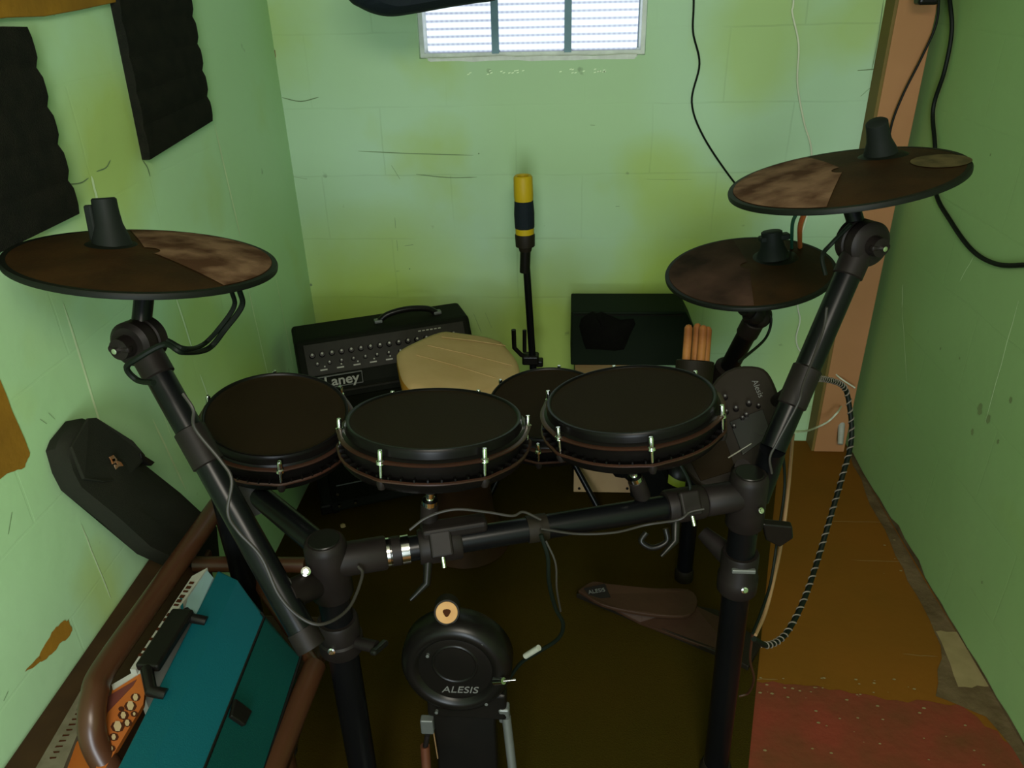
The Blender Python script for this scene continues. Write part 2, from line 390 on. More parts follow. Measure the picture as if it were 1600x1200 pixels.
# floor with its painted zones
b = MB()
b.solid([Vector((XL - .1, YF - .1, 0)), Vector((XR + .1, YF - .1, 0)), Vector((XR + .1, YB + .1, 0)), Vector((XL - .1, YB + .1, 0))], (0, 0, -.1))
up = Vector((0, 0, 1))
red = jag([PZ(1140, 1062, 0), PZ(1260, 1072, 0), PZ(1385, 1094, 0), PZ(1500, 1100, 0), PZ(1600, 1180, 0), PZ(1640, 1330, 0), PZ(1180, 1330, 0), PZ(1165, 1180, 0)], .007, 7)
b.poly(red, up * .0006, 1)
wall_edge = [PZ(1318, 690, 0), PZ(1352, 770, 0), PZ(1392, 850, 0), PZ(1432, 930, 0), PZ(1470, 1010, 0), PZ(1462, 1088, 0), PZ(1540, 1120, 0), PZ(1620, 1225, 0)]
gy = [Vector((p.x, p.y, 0)) for p in wall_edge]
grey = gy + [Vector((XR, gy[-1].y, 0)), Vector((XR, YB - .05, 0))]
b.poly(jag(grey, .006, 4), up * .0011, 2)
b.poly(jag([PZ(1462, 987, 0), PZ(1505, 990, 0), PZ(1548, 1073, 0), PZ(1497, 1074, 0)], .004, 5), up * .0017, 3)
for (a, c) in (((1290, 814), (1385, 817)), ((1330, 875), (1415, 878)), ((1410, 1022), (1465, 1026)), ((1180, 1062), (1215, 1062))):
    ribbon(b, wob(PZ(*a, 0), PZ(*c, 0), 6, .002, up), .004, up, 4)
for i in range(70):   # crumbs along the red edge and wall foot
    px, py = random.choice([(random.uniform(1175, 1430), 1066 + random.uniform(-6, 26)), (random.uniform(1180, 1560), random.uniform(1080, 1200)), (random.uniform(1380, 1450), random.uniform(800, 900))])
    p = PZ(px, py, 0); s_ = random.uniform(.0015, .005)
    b.poly([p + Vector((s_ * math.cos(a), s_ * .6 * math.sin(a), 0)) for a in (0, 1.3, 2.4, 3.6, 5)], up * .0023, 3)
structure(b.build('floor', ['floor', 'red', 'grey', 'white_patch', 'joint'], weld=False))

# back wall with window opening
b = MB(); th = .25
def wbox(b, x0, x1, y0, y1, z0, z1, mi=0): b.box(((x0 + x1) / 2, (y0 + y1) / 2, (z0 + z1) / 2), (x1 - x0, y1 - y0, z1 - z0), mi=mi)
wbox(b, XL - .1, WX0, YB, YB + th, 0, ZC); wbox(b, WX1, XR + .1, YB, YB + th, 0, ZC)
wbox(b, WX0, WX1, YB, YB + th, 0, WZ0); wbox(b, WX0, WX1, YB, YB + th, WZ1, ZC)
nb = Vector((0, -1, 0))
for pts, w in ((((440, 152), (470, 158), (498, 152)), .004), (((450, 275), (480, 280)), .003), (((560, 236), (640, 240), (740, 243)), .0035),
               (((650, 272), (700, 277), (745, 277)), .0035), (((612, 258), (625, 280)), .004), (((617, 340), (618, 356)), .005), (((620, 375), (621, 392)), .004), (((632, 384), (646, 382)), .005),
               (((1380, 0), (1372, 60), (1362, 110)), .004), (((1340, 110), (1372, 108)), .010), (((1345, 150), (1362, 135)), .005), (((740, 490), (752, 520)), .004),
               (((758, 488), (768, 512)), .003), (((922, 195), (930, 196)), .006), (((962, 323), (968, 322)), .005), (((1010, 280), (1080, 281)), .002)):
    P = [PY(x, y, YB) for x, y in pts]
    ribbon(b, spline([p + Vector((random.uniform(-.001, .001), 0, random.uniform(-.001, .001))) for p in P], 4), w, nb, 1)
b.poly(jag([PY(422, 80, YB), PY(430, 78, YB), PY(431, 108, YB), PY(424, 106, YB)], .003, 3), nb * .0009, 2)
for q in ((486, 445, 6), (800, 560, 4), (640, 420, 3), (748, 240, 3)):
    p = PY(q[0], q[1], YB); s_ = q[2] * .0008
    b.poly([p + Vector((s_ * math.cos(a), 0, s_ * math.sin(a))) for a in (0, 1, 2, 3.2, 4.4, 5.4)], nb * .0009, 1)
# pale chipped rim below the window
for i in range(40):
    x = random.uniform(WX0 + .12, WX1 - .1); z = WZ0 - .042 + random.uniform(-.004, .006)
    if i < 26: b.poly([Vector((x + dx, YB, z + dz)) for dx, dz in ((0, 0), (.006, .001), (.008, .004), (.001, .003))], nb * .0009, 3)
structure(b.build('wall_back', ['wall_back', 'crack', 'chip', 'drip'], weld=False))

# left wall
b = MB(); wbox(b, XL - .15, XL, YF, YB, 0, ZC)
nl = Vector((1, 0, 0))
for (a, c), w in ((((335, 195), (375, 368)), .005), (((98, 475), (165, 690)), .004), (((273, 460), (300, 545)), .0045), (((312, 585), (332, 640)), .003), (((385, 440), (419, 590)), .0035),
                  (((430, 430), (460, 585)), .0025), (((238, 655), (290, 765)), .004), (((142, 275), (152, 315)), .005), (((126, 820), (172, 935)), .002), (((238, 600), (270, 690)), .0015), (((458, 690), (466, 740)), .003), (((210, 370), (218, 400)), .003)):
    ribbon(b, wob(PX(*a, XL), PX(*c, XL), 6, .0008, nl), w * 1.9, nl, 1)
for pts, w in ((((222, 250), (230, 262), (234, 276)), .004), (((105, 288), (125, 286), (138, 278)), .003), (((150, 268), (165, 262), (172, 250)), .003), (((82, 15), (84, 25)), .005), (((62, 655), (72, 662)), .004), (((75, 645), (85, 655)), .003),
               (((18, 800), (12, 835)), .004), (((5, 1095), (12, 1080)), .005), (((100, 755), (104, 762)), .005)):
    ribbon(b, spline([PX(x, y, XL) for x, y in pts], 4), w, nl, 2)
b.poly(jag([PX(*p, XL) for p in ((106, 968), (112, 985), (104, 998), (92, 1006), (80, 1022), (64, 1034), (60, 1028), (70, 1006), (84, 984), (96, 972))], .0025, 4), nl * .0009, 3)
b.poly(jag([PX(*p, XL) for p in ((62, 1024), (66, 1030), (50, 1044), (38, 1050), (42, 1044))], .001, 3), nl * .0009, 3)
b.poly(jag([PX(*p, XL) for p in ((-60, 470), (0, 595), (46, 708), (38, 730), (10, 740), (-60, 790))], .0015, 5), nl * .0009, 4)
# ragged corner edge to the back wall
structure(b.build('wall_left', ['wall_left', 'drip', 'crack', 'ochre', 'ochre'], weld=False))

# right wall
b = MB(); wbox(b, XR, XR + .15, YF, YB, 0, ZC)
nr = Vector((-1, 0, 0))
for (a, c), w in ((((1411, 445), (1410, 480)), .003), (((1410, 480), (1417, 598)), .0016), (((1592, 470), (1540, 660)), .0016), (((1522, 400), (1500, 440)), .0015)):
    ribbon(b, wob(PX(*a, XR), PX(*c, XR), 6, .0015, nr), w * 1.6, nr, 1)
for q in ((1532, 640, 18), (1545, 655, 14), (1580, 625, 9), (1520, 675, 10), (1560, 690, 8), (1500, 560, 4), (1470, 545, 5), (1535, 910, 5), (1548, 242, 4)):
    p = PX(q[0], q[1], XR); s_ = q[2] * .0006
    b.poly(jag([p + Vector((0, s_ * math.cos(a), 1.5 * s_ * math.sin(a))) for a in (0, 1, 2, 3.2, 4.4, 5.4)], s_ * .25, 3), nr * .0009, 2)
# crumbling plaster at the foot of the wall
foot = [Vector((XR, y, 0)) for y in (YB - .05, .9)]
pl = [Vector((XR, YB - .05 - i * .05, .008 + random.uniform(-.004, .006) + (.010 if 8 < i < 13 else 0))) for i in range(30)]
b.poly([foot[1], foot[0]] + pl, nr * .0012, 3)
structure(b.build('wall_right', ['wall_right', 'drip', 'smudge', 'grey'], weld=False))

# ceiling, unseen rear wall with a doorway added for the cool fill
b = MB(); wbox(b, XL - .15, XR + .15, YF, YB + th, ZC, ZC + .1); structure(b.build('ceiling', 'ceiling'))
b = MB(); wbox(b, XL - .15, -.5, YF - .12, YF, 0, ZC); wbox(b, .5, XR + .15, YF - .12, YF, 0, ZC); wbox(b, -.5, .5, YF - .12, YF, 1.98, ZC)
structure(b.build('wall_rear', 'wall_right'))

# pink beam in the far right corner
b = MB()
bx0 = PY(1405, 0, 2.33).x; bx1 = PY(1467, 0, 2.33).x
b.box(((bx0 + bx1) / 2, 2.365, ZC / 2), (bx1 - bx0, .07, ZC), mi=0)
b.box((bx0 - .004, 2.3655, ZC / 2), (.010, .069, ZC - .002), mi=1)
structure(b.build('trim_1', ['pink', 'beam_side'], bevel=.002))

# window of glass blocks
b = MB()
for (x0, x1, z0, z1) in ((WX0, WX0 + .012, WZ0 + .012, WZ1 - .012), (WX1 - .012, WX1, WZ0 + .012, WZ1 - .012), (WX0, WX1, WZ0, WZ0 + .012), (WX0, WX1, WZ1 - .012, WZ1), (WX0, WX1, (WZ0 + WZ1) / 2 - .006, (WZ0 + WZ1) / 2 + .006)):
    wbox(b, x0, x1, YB + .02, YB + .10, z0, z1)
bw = (WX1 - WX0 - .024) / 3
win = structure(b.build('window_1', 'mortar'))
b = MB(); 
for i in (1, 2): wbox(b, WX0 + .012 + bw * i - .010, WX0 + .012 + bw * i + .010, YB + .010, YB + .098, WZ0 + .01, WZ1 - .01)
b.build('window_mullion', 'block_edge', win)
for j in range(2):
    for i in range(3):
        x0 = WX0 + .012 + bw * i + .010; x1 = x0 + bw - .020
        z0 = WZ0 + .014 + j * (WZ1 - WZ0) / 2; z1 = z0 + (WZ1 - WZ0) / 2 - .026
        bb = MB(); bb.box(((x0 + x1) / 2, YB + .060, (z0 + z1) / 2), (x1 - x0, .078, z1 - z0), bev=.006)
        n_ = 13
        bb.build('glass_block', 'pane', win)
# chipped paint lip round the opening
b = MB()
b.poly(jag([Vector((WX0 + .02, YB, WZ0 + .002)), Vector((WX1 - .02, YB, WZ0 + .002)), Vector((WX1 - .03, YB, WZ0 - .010)), Vector((WX0 + .03, YB, WZ0 - .008))], .002, 14), nb * .001)
b.build('window_lip', 'mortar', win, weld=False)

# ================================================================= LEFT WALL THINGS
def foam(pts, label, th, teeth):
    pts = [Vector(p) for p in pts]
    o = MB().solid(pts, (th, 0, 0)).build('acoustic_foam', 'foam'); centre_origin(o); tag(o, label, 'acoustic foam', 'black foam panels on the left wall'); return o
def wedge_foam(A, B_, C_, D_, nt, label, xl=XL):
    """foam panel with horizontal wedges: A top near, B_ top far, C_ bottom far, D_ bottom near (on the wall)"""
    b = MB(); n = nt * 4
    prof = [.016, .0185, .019, .0185]
    vs = []; fs = []
    for i in range(n + 1):
        t = i / n; a = A.lerp(D_, t); c = B_.lerp(C_, t); h = prof[i % 4]
        inset = .006 if i % 4 == 0 and 0 < i < n else 0
        d = (a - c).normalized()
        c = c + d * inset
        vs += [Vector((xl, a.y, a.z)), Vector((xl + h, a.y, a.z)), Vector((xl + h, c.y, c.z)), Vector((xl, c.y, c.z))]
    for i in range(n):
        o = 4 * i
        for k in range(3): fs.append([o + k, o + k + 1, o + 5 + k, o + 4 + k])
        fs.append([o + 3, o, o + 4, o + 7])
    fs += [[0, 3, 2, 1], [4 * n, 4 * n + 1, 4 * n + 2, 4 * n + 3]]
    b.add(vs, fs); o = b.build('acoustic_foam', 'foam'); centre_origin(o)
    return tag(o, label, 'acoustic foam', 'black foam panels on the left wall')
wedge_foam(PX(140, -150, XL), PX(266, -110, XL), PX(322, 189, XL), PX(222, 250, XL), 7, 'black foam panel high on the left wall, narrower one nearer the far corner')
wedge_foam(PX(-160, 40, XL), PX(27, 42, XL), PX(110, 334, XL), PX(-120, 445, XL), 5, 'black foam panel at the left picture edge with notched wedge side, above the left cymbal')
# ochre wood ledge top left
b = MB()
b.solid([PX(-200, 52, XL), PX(0, 28, XL), PX(60, 26, XL), PX(110, 17, XL), PX(205, -3, XL), PX(300, -40, XL), PX(300, -170, XL), PX(-200, -170, XL)], (.012, 0, 0))
o = centre_origin(b.build('wooden_board', 'ochre', bevel=.002)); tag(o, 'ochre brown board fixed along the top of the left wall', 'board')

# small brown bench board along the left wall
bench = empty('bench', ((XL + XL + .09) / 2, .75, 0), 'dark brown wooden bench ledge standing along the foot of the left wall', 'bench')
zt = .465
bxr = XL + .120
b = MB(); b.box(((XL + .004 + bxr) / 2, .62, zt - .015), (bxr - XL - .004, 1.19, .03)); b.build('bench_top', 'brown_wood', bench, bevel=.004)
b = MB(); b.box((bxr - .012, .62, zt - .085), (.02, 1.16, .11)); b.build('apron', 'brown_wood', bench, bevel=.002)
for y in (.08, 1.17):
    b = MB(); b.box((XL + .048, y, (zt - .03) / 2), (.06, .05, zt - .03)); b.build('leg', 'brown_wood', bench, bevel=.003)

# black padded bag leaning on the wall
bag = empty('stick_bag', (XL + .07, 1.26, .0), 'dark grey nylon stick bag with orange emblem leaning on left wall behind the brown chair', 'bag')
A0 = [PX(x, y, XL + .006) for x, y in ((94, 700), (124, 652), (137, 652), (188, 682))]
def bagpt(px, py, f):   # bag plane leaning: the wall at the top, away from it lower down
    return PX(px, py, XL + .030 + .085 * f)
out = [(94, 700, 0), (100, 684, 0), (124, 654, 0), (136, 652, 0), (168, 672, .1), (200, 692, .2), (213, 712, .25), (222, 722, .25), (285, 772, .6), (345, 828, 1.0), (350, 884, 1.05), (282, 884, .98), (235, 862, .9), (180, 812, .6), (118, 762, .2), (104, 735, .08)]
outp = [bagpt(*q) for q in out]
b = MB(); th_ = Vector((-.026, 0, -.006))
cen = sum(outp, Vector()) / len(outp)
n = len(outp)
rings = [(0.0, 1.0, th_), (.0, 1.0, th_ * .35), (.1, .93, th_ * -.12), (.5, .5, th_ * -.35)]
vs = []
for (_, sc, of) in rings: vs += [cen + (p - cen) * sc + of for p in outp]
fs = [list(range(n))[::-1]]
for i in range(3):
    for k in range(n): fs.append([i * n + k, i * n + (k + 1) % n, (i + 1) * n + (k + 1) % n, (i + 1) * n + k])
fs.append(list(range(3 * n, 4 * n)))
b.add(vs, fs, 0, True); b.build('bag_body', 'bag', bag)
b = MB()
fl = [bagpt(*q) + Vector((.008, 0, .003)) for q in ((100, 702, 0), (127, 657, 0), (140, 656, 0), (198, 692, .2), (217, 714, .25), (216, 722, .25), (188, 752, .3), (152, 756, .27), (120, 752, .15))]
b.solid(fl, Vector((.006, 0, .002))); b.build('flap', 'bag', bag, bevel=.002)
b = MB()
c0 = bagpt(170, 728, .2) + Vector((.016, 0, .006))
def onflap(x, y): return bagpt(x, y, .2) + Vector((.0148, 0, .005))
for q in (((158, 718), (164, 715), (170, 722), (163, 726)), ((161, 722), (166, 720), (168, 727), (163, 729)), ((168, 723), (176, 726), (180, 732), (174, 736)), ((166, 730), (172, 730), (173, 742), (168, 741)), ((174, 737), (180, 735), (179, 743), (174, 744))):
    b.solid([onflap(*p) for p in q], Vector((.002, 0, .0005)))
b.build('emblem', 'orange_print', bag)
b = MB(); b.solid([bagpt(*q) + Vector((.006, 0, 0)) for q in ((205, 708, .22), (228, 722, .3), (222, 728, .3), (206, 716, .22))], Vector((.012, 0, 0))); b.build('buckle', 'black', bag, bevel=.001)

# ================================================================= CHAIR WITH BRIEFCASE AND MAGAZINES
ZA = .60; XA = -.655
chair = empty('armchair', (-.52, .95, 0), 'brown tubular metal armchair beside the left wall, holding the teal case', 'chair')
a_far = PZ(334, 800, ZA); a_mid = PZ(250, 920, ZA); a_n = PZ(163, 1045, ZA)
pts = [Vector((a_far.x, a_far.y + .02, ZA)), a_mid, a_n, PZ(148, 1085, ZA - .004), PZ(143, 1125, ZA - .02), PZ(150, 1165, ZA - .05), PZ(180, 1215, ZA - .10), PZ(215, 1260, ZA - .19)]
pts += [Vector((pts[-1].x + .005, pts[-1].y + .01, .2)), Vector((pts[-1].x + .005, pts[-1].y + .01, 0.0))]
b = MB().tube(spline(pts, 8), .0185, 20)
b.build('armrest', 'brown_tube', chair)
back_leg = a_far + Vector((0, .02, 0))
b = MB().tube(spline([back_leg + Vector((0, .0, .004)), back_leg + Vector((0, .012, -.05)), Vector((back_leg.x, back_leg.y + .02, .3)), Vector((back_leg.x, back_leg.y + .02, 0))], 6), .0165, 16); b.build('leg', 'brown_tube', chair)
q0 = PZ(322, 893, .50); q1 = PZ(440, 893, .50)
b = MB().tube([q0 + Vector((-.03, .02, 0)), q1 + Vector((.04, .02, 0))], .015, 16); b.build('seat_rail', 'brown_tube', chair)
r0 = PZ(492, 1040, .47); r1 = PZ(420, 1215, .47)
b = MB().tube([r0, r1], .0185, 16); b.build('seat_rail', 'brown_tube', chair)
r2 = PZ(400, 905, .47)
b = MB().tube([r2, r0], .012, 12); b.build('seat_rail', 'brown_tube', chair)
rl = r0 + Vector((-.06, -.05, -.02)); 
b = MB().tube([rl, Vector((rl.x, rl.y, 0))], .014, 12); b.build('leg', 'brown_tube', chair)
rl = r1
b = MB().tube([rl, Vector((rl.x, rl.y, 0))], .014, 12); b.build('leg', 'brown_tube', chair)
sy0, sy1 = r1.y - .02, q0.y + .02
b = MB(); b.box(((XA + r0.x) / 2 - .005, (sy0 + sy1) / 2, .36), (abs(XA - r0.x) - .05, sy1 - sy0, .035), bev=.01); b.build('seat', 'seat', chair)

# teal briefcase
case = empty('document_case', (-.5, .9, .385), 'teal plastic document case with black trim and clasp lying tilted on the armchair', 'case')
za, zb = .60, .50
cA = PZ(340, 890, .595); cB = PZ(185, 1195, .595); cB2 = PZ(150, 1260, .595)
e1 = PZ(413, 965, .565); e2 = PZ(318, 1205, .565)
f1 = PZ(470, 1026, .485); f2 = PZ(388, 1215, .485)
dirn = (cB - cA).normalized()
A_, B_ = cA, cA + dirn * (cB2 - cA).length
E1 = e1; E2 = e1 + (e2 - e1).normalized() * ((e2 - e1).length + .05)
F1 = f1; F2 = E2 + (F1 - E1)
dn = Vector((.01, 0, -.05))
b = MB()
A2, B2 = A_ + Vector((.02, 0, -.16)), B_ + Vector((.02, 0, -.16))
G1, G2 = F1 + Vector((-.02, 0, -.07)), F2 + Vector((-.02, 0, -.07))
A3 = A_ + (E1 - A_) * .5 + Vector((0, .012, .004)); 
mid1 = PZ(372, 905, .592)
prof1 = [A_, mid1, E1, F1, G1, A2]; 
midB = B_ + (mid1 - A_); prof2 = [B_, midB, E2, F2, G2, B2]
vs = prof1 + prof2; n = 6
b.add(vs, [[0, 1, 7, 6], [1, 2, 8, 7]], 0)
b.add(vs, [[3, 4, 10, 9], [4, 5, 11, 10], [5, 0, 6, 11], [0, 1, 2, 3, 4, 5], [6, 7, 8, 9, 10, 11][::-1]], 0)
b.add(vs, [[2, 3, 9, 8]], 1)
b.build('case_shell', ['teal', 'teal_dark'], case, bevel=.004)
nrm = (E1 - A_).cross(E2 - E1).normalized(); nrm = nrm if nrm.z > 0 else -nrm
b = MB().tube([mid1 * .12 + E1 * .88 + nrm * .0006, E1 + nrm * .0006, E2 + nrm * .0006], .0022, 8); b.build('trim_strip', 'black', case)
b = MB().tube([F1, F2], .003, 8); b.build('trim_strip', 'black', case)
n2 = (F1 - E1).cross(E2 - E1).normalized(); n2 = n2 if n2.z > 0 else -n2
def onflap2(x, y): return PN(x, y, E1, n2)
cl = [onflap2(*p) + n2 * .0008 for p in ((362, 1094), (388, 1114), (377, 1137), (355, 1122))]
b = MB().solid(cl, n2 * .008); b.build('clasp', 'black', case, bevel=.002)
# handle along the left edge
h1 = PZ(305, 965, .600); h2 = PZ(225, 1095, .600)
side = Vector((-.016, 0, .0))
b = MB()
hd = (h2 - h1).normalized()
R_ = Matrix((hd, Vector((0, 0, 1)).cross(hd).normalized(), Vector((0, 0, 1)))).transposed()
hc = PZ(255, 1003, .612)
g1, g2 = PZ(288, 955, .606), PZ(229, 1045, .606)
b.box((g1 + g2) / 2, ((g1 - g2).length, .036, .014), R_, bev=.004); b.build('handle', 'black', case)
b = MB(); q = PZ(300, 966, .600); b.tube([g1, q, q + Vector((.022, 0, -.006))], .008, 10); b.build('handle_mount', 'black', case)
b = MB(); q = PZ(236, 1080, .600); b.tube([g2, q, q + Vector((.020, 0, -.006))], .009, 10); b.build('handle_mount', 'black', case)

def thin_book(name, quad, th, mats, label, cat, extra=None):
    o = MB().solid(quad, th).build(name, mats); 
    return o
# magazines wedged between armrest and case: white one behind, blue cover, orange comic
mz = empty('magazine', PZ(240, 980, .50), 'white magazine with pale blue cover wedged between armrest and teal case, farther one', 'magazine')
qa = [PZ(288, 912, .59), PZ(322, 888, .59), PZ(331, 905, .575), PZ(305, 958, .575), PZ(288, 962, .575)]
o = MB().solid([PZ(300, 908, .592), PZ(322, 889, .594), PZ(333, 902, .590), PZ(306, 962, .590), PZ(286, 962, .590)], (.004, 0, -.012)).build('cover', 'paper_blue', mz, bevel=.0006)
b = MB(); b.solid([PZ(300, 900, .596), PZ(324, 887, .597), PZ(212, 1046, .590), PZ(203, 1046, .590)], (-.001, 0, -.10)); b.build('pages', 'paper', mz)
b = MB()
for i in range(16):
    t = .12 + i * .05; p0 = PZ(312, 894, .597).lerp(PZ(207, 1044, .590), t) + Vector((0, 0, .0012)); d = (PZ(207, 1044, .590) - PZ(312, 894, .597)).normalized()
    s_ = Vector((d.y, -d.x, 0))
    w_ = random.uniform(.003, .007)
    if random.random() < .85: b.solid([p0 - s_ * .004, p0 - s_ * .004 + d * w_, p0 + s_ * .004 + d * w_, p0 + s_ * .004], (0, 0, .0006))
b.build('spine_print', 'brown_print', mz)
b = MB(); b.solid([PZ(281, 934, .594), PZ(285, 932, .594), PZ(287, 957, .592), PZ(283, 957, .592)], (0, 0, .001)); b.build('blue_stripe', 'teal', mz)

cm = empty('comic_book', PZ(200, 1090, .50), 'orange comic book with brown and cream drawing, between bent armrest and black case handle', 'book')
pl4 = [PZ(176, 1076, .575), PZ(232, 1040, .580), PZ(222, 1104, .560), PZ(170, 1185, .540), PZ(160, 1185, .54)]
nc = (pl4[1] - pl4[0]).cross(pl4[3] - pl4[0]).normalized(); nc = nc if nc.z > 0 else -nc
def oc(x, y, h=.0006): return PN(x, y, pl4[0], nc) + nc * h
b = MB().solid([oc(176, 1076), oc(231, 1042), oc(224, 1100), oc(165, 1200), oc(150, 1200)], -nc * .012); b.build('cover', 'comic', cm)
b = MB().solid([oc(175, 1071), oc(228, 1040), oc(233, 1044), oc(177, 1079)], nc * .002); b.build('pages', 'paper', cm)
b = MB().solid([oc(166, 1090), oc(214, 1062), oc(208, 1072), oc(164, 1118)], nc * .0008); b.build('cover_band', 'comic_red', cm)
b = MB()
random.seed(11)
for (x, y, r) in ((204, 1104, 10), (193, 1118, 9), (184, 1136, 11), (199, 1130, 8), (212, 1090, 8), (178, 1152, 8), (174, 1170, 7), (210, 1116, 6), (190, 1108, 5)):
    c = oc(x, y, .0008); e1_ = (oc(x + r, y, .0008) - c); e2_ = (oc(x, y + r, .0008) - c)
    b.solid([c + e1_ * math.cos(a) + e2_ * math.sin(a) * .8 for a in [k * PI / 4 for k in range(8)]], nc * .0005)
b.build('drawing_outline', 'brown_print', cm)
b = MB()
for (x, y, r) in ((204, 1103, 8), (193, 1118, 6), (184, 1135, 9), (199, 1130, 5.5), (212, 1090, 6), (178, 1152, 5), (174, 1170, 4), (210, 1116, 3)):
    c = oc(x, y, .0015); e1_ = (oc(x + r, y, .0015) - c); e2_ = (oc(x, y + r, .0015) - c)
    b.solid([c + e1_ * math.cos(a) * .7 + e2_ * math.sin(a) for a in [k * PI / 3 for k in range(6)]], nc * .0003)
b.build('drawing', 'cream', cm)

n3 = empty('newspaper', PZ(110, 1130, .50), 'grey printed newspaper lying under the bent armrest near the picture corner', 'newspaper')
b = MB().solid([PZ(148, 1052, .470), PZ(152, 1085, .470), PZ(105, 1200, .470), PZ(90, 1240, .470), PZ(40, 1240, .470)], (0, 0, .010)); b.build('pages', 'news', n3)
b = MB()
for i in range(12):
    t = .1 + i * .07; p0 = PZ(142, 1080, .4805).lerp(PZ(72, 1200, .4805), t); d = (PZ(70, 1205, .48) - PZ(138, 1085, .48)).normalized(); s_ = Vector((d.y, -d.x, 0))
    b.solid([p0 - s_ * .006, p0 - s_ * .006 + d * .0022, p0 + s_ * random.uniform(.001, .006) + d * .003, p0 + s_ * .004], (0, 0, .0004))
b.build('headline_print', 'brown_print', n3)
o = MB().solid([PZ(146, 1120, .475), PZ(146, 1240, .455), PZ(70, 1260, .455), PZ(100, 1190, .472)], (0, 0, -.02)).build('magazine', 'comic'); centre_origin(o)
tag(o, 'plain orange magazine at the bottom left picture edge, left of the bent armrest', 'magazine')

# ================================================================= DRUM RACK
rack = empty('drum_rack', (-.02, 1.0, 0), 'black tubular electronic drum rack standing in the middle of the room', 'drum rack')
ZBAR = .72
JL = PZ(512, 878, ZBAR); JR = PZ(1168, 772, ZBAR)
bar = MB().tube([JL, JR], .0195, 28); bar.build('crossbar', 'tube', rack)
barv = (JR - JL).normalized()
def on_bar(px):
    best = None
    for i in range(401):
        p = JL.lerp(JR, i / 400); c = p - CAM
        x = 800 + FPX * (r_.dot(c)) / (-b_.dot(c))
        if best is None or abs(x - px) < best[0]: best = (abs(x - px), p)
    return best[1]
# left front leg
LT = JL + Vector((0, 0, .045))
b = MB().tube([JL, Vector((JL.x, JL.y, .006))], .0245, 28); b.build('leg', 'tube', rack)
RB = PY(1118, 1200, JR.y); rl_dir = (RB - JR).normalized(); RF = JR + rl_dir * ((JR.z - .004) / -rl_dir.z)
b = MB().tube([JR, RF], .0245, 28); b.build('leg', 'tube', rack)
for p in (Vector((JL.x, JL.y, 0)), Vector((RF.x, RF.y, 0))):
    b = MB().lathe([(0, 0), (.032, 0), (.032, .03), (.027, .045), (.0, .045)], p, Vector((0, 0, 1)), seg=28); b.build('rubber_foot', 'black_matte', rack)
# T joints
def tee(J, axis_bar, leg_dir, L_bar, rr=.0315, name='tee_joint'):
    t = MB().lathe([(0, .042), (.026, .042), (rr - .002, .038), (rr, .030), (rr, -.060), (rr - .003, -.064), (0, -.064)], J, -leg_dir, seg=36)
    o = t.build(name, 'clamp', rack)
    t = MB().lathe([(0, .0), (.026, .0), (.026, L_bar), (.0235, L_bar + .003), (0, L_bar + .003)], J, axis_bar, seg=32); t.build('bar_sleeve', 'clamp', o)
    t = MB().lathe([(0, .0435), (.022, .0435), (.024, .041)], J, -leg_dir, seg=32); t.build('end_cap', 'black', o)
    return o
dnv = Vector((0, 0, -1))
tl = tee(JL, barv, dnv, .085); tr = tee(JR, -barv, rl_dir, .075)
def bolt(pos, n, r=.006, parent=rack, m='chrome', h=.006, name='bolt'):
    return MB().lathe([(0, h), (r * .55, h), (r * .6, h * .7), (r, h * .6), (r, 0), (r, -.004)], pos, n, seg=14).build(name, m, parent)
tow = (CAM - JL).normalized()
bolt(PT(478, 893, 1.14), tow, .007, tl); bolt(PT(1188, 798, 1.27), tow, .005, tr)
# leg clamps lower
def legclamp(P0, d, length, label=None, wing=None, m='clamp'):
    o = MB().lathe([(.0, 0), (.030, 0), (.032, .004), (.032, length * .55), (.035, length * .6), (.035, length - .004), (.032, length), (0, length)], P0, d, seg=32).build('leg_clamp', m, rack)
    if wing:
        w0, wd_ = wing
        t = MB().tube([w0, w0 + wd_ * .035], .010, 12); t.build('wing_bolt', 'clamp', o)
        t = MB(); q = w0 + wd_ * .040; R = frame(wd_)
        t.box(q, (.040, .010, .012), R, bev=.004); t.build('wing_nut', 'black', o)
    return o
ll0 = PY(520, 965, JL.y); ll0 = Vector((JL.x, JL.y, ll0.z))
c_ = legclamp(ll0, dnv, .065, wing=(ll0 + Vector((.03, -.012, -.04)), Vector((.9, -.3, .1)).normalized()))
bolt(ll0 + Vector((-.004, -.034, -.035)), Vector((0, -1, .2)).normalized(), .006, c_)
rz = PY(1160, 862, JR.y).z; rl0 = JR + rl_dir * ((JR.z - rz) / -rl_dir.z)
c_ = legclamp(rl0, rl_dir, .085)
bolt(rl0 + rl_dir * .055 + Vector((.004, -.034, 0)), Vector((.1, -1, .3)).normalized(), .006, c_)
t = MB(); t.box(rl0 + rl_dir * .016 + Vector((0, -.031, 0)), (.040, .008, .008), bev=.002); t.build('clamp_band', 'steel', c_)
# collars on the bar
for px, w, m in ((605, .014, 'chrome'), (634, .012, 'chrome'), (618, .016, 'clamp')):
    p = on_bar(px); MB().lathe([(.019, -w / 2), (.0225, -w / 2), (.0225, w / 2), (.019, w / 2)], p, barv, seg=28).build('collar', m, rack)
p = on_bar(838); MB().lathe([(.019, -.016), (.0215, -.016), (.022, .0), (.0215, .016), (.019, .016)], p, barv, seg=28).build('tape_band', 'black_matte', rack)
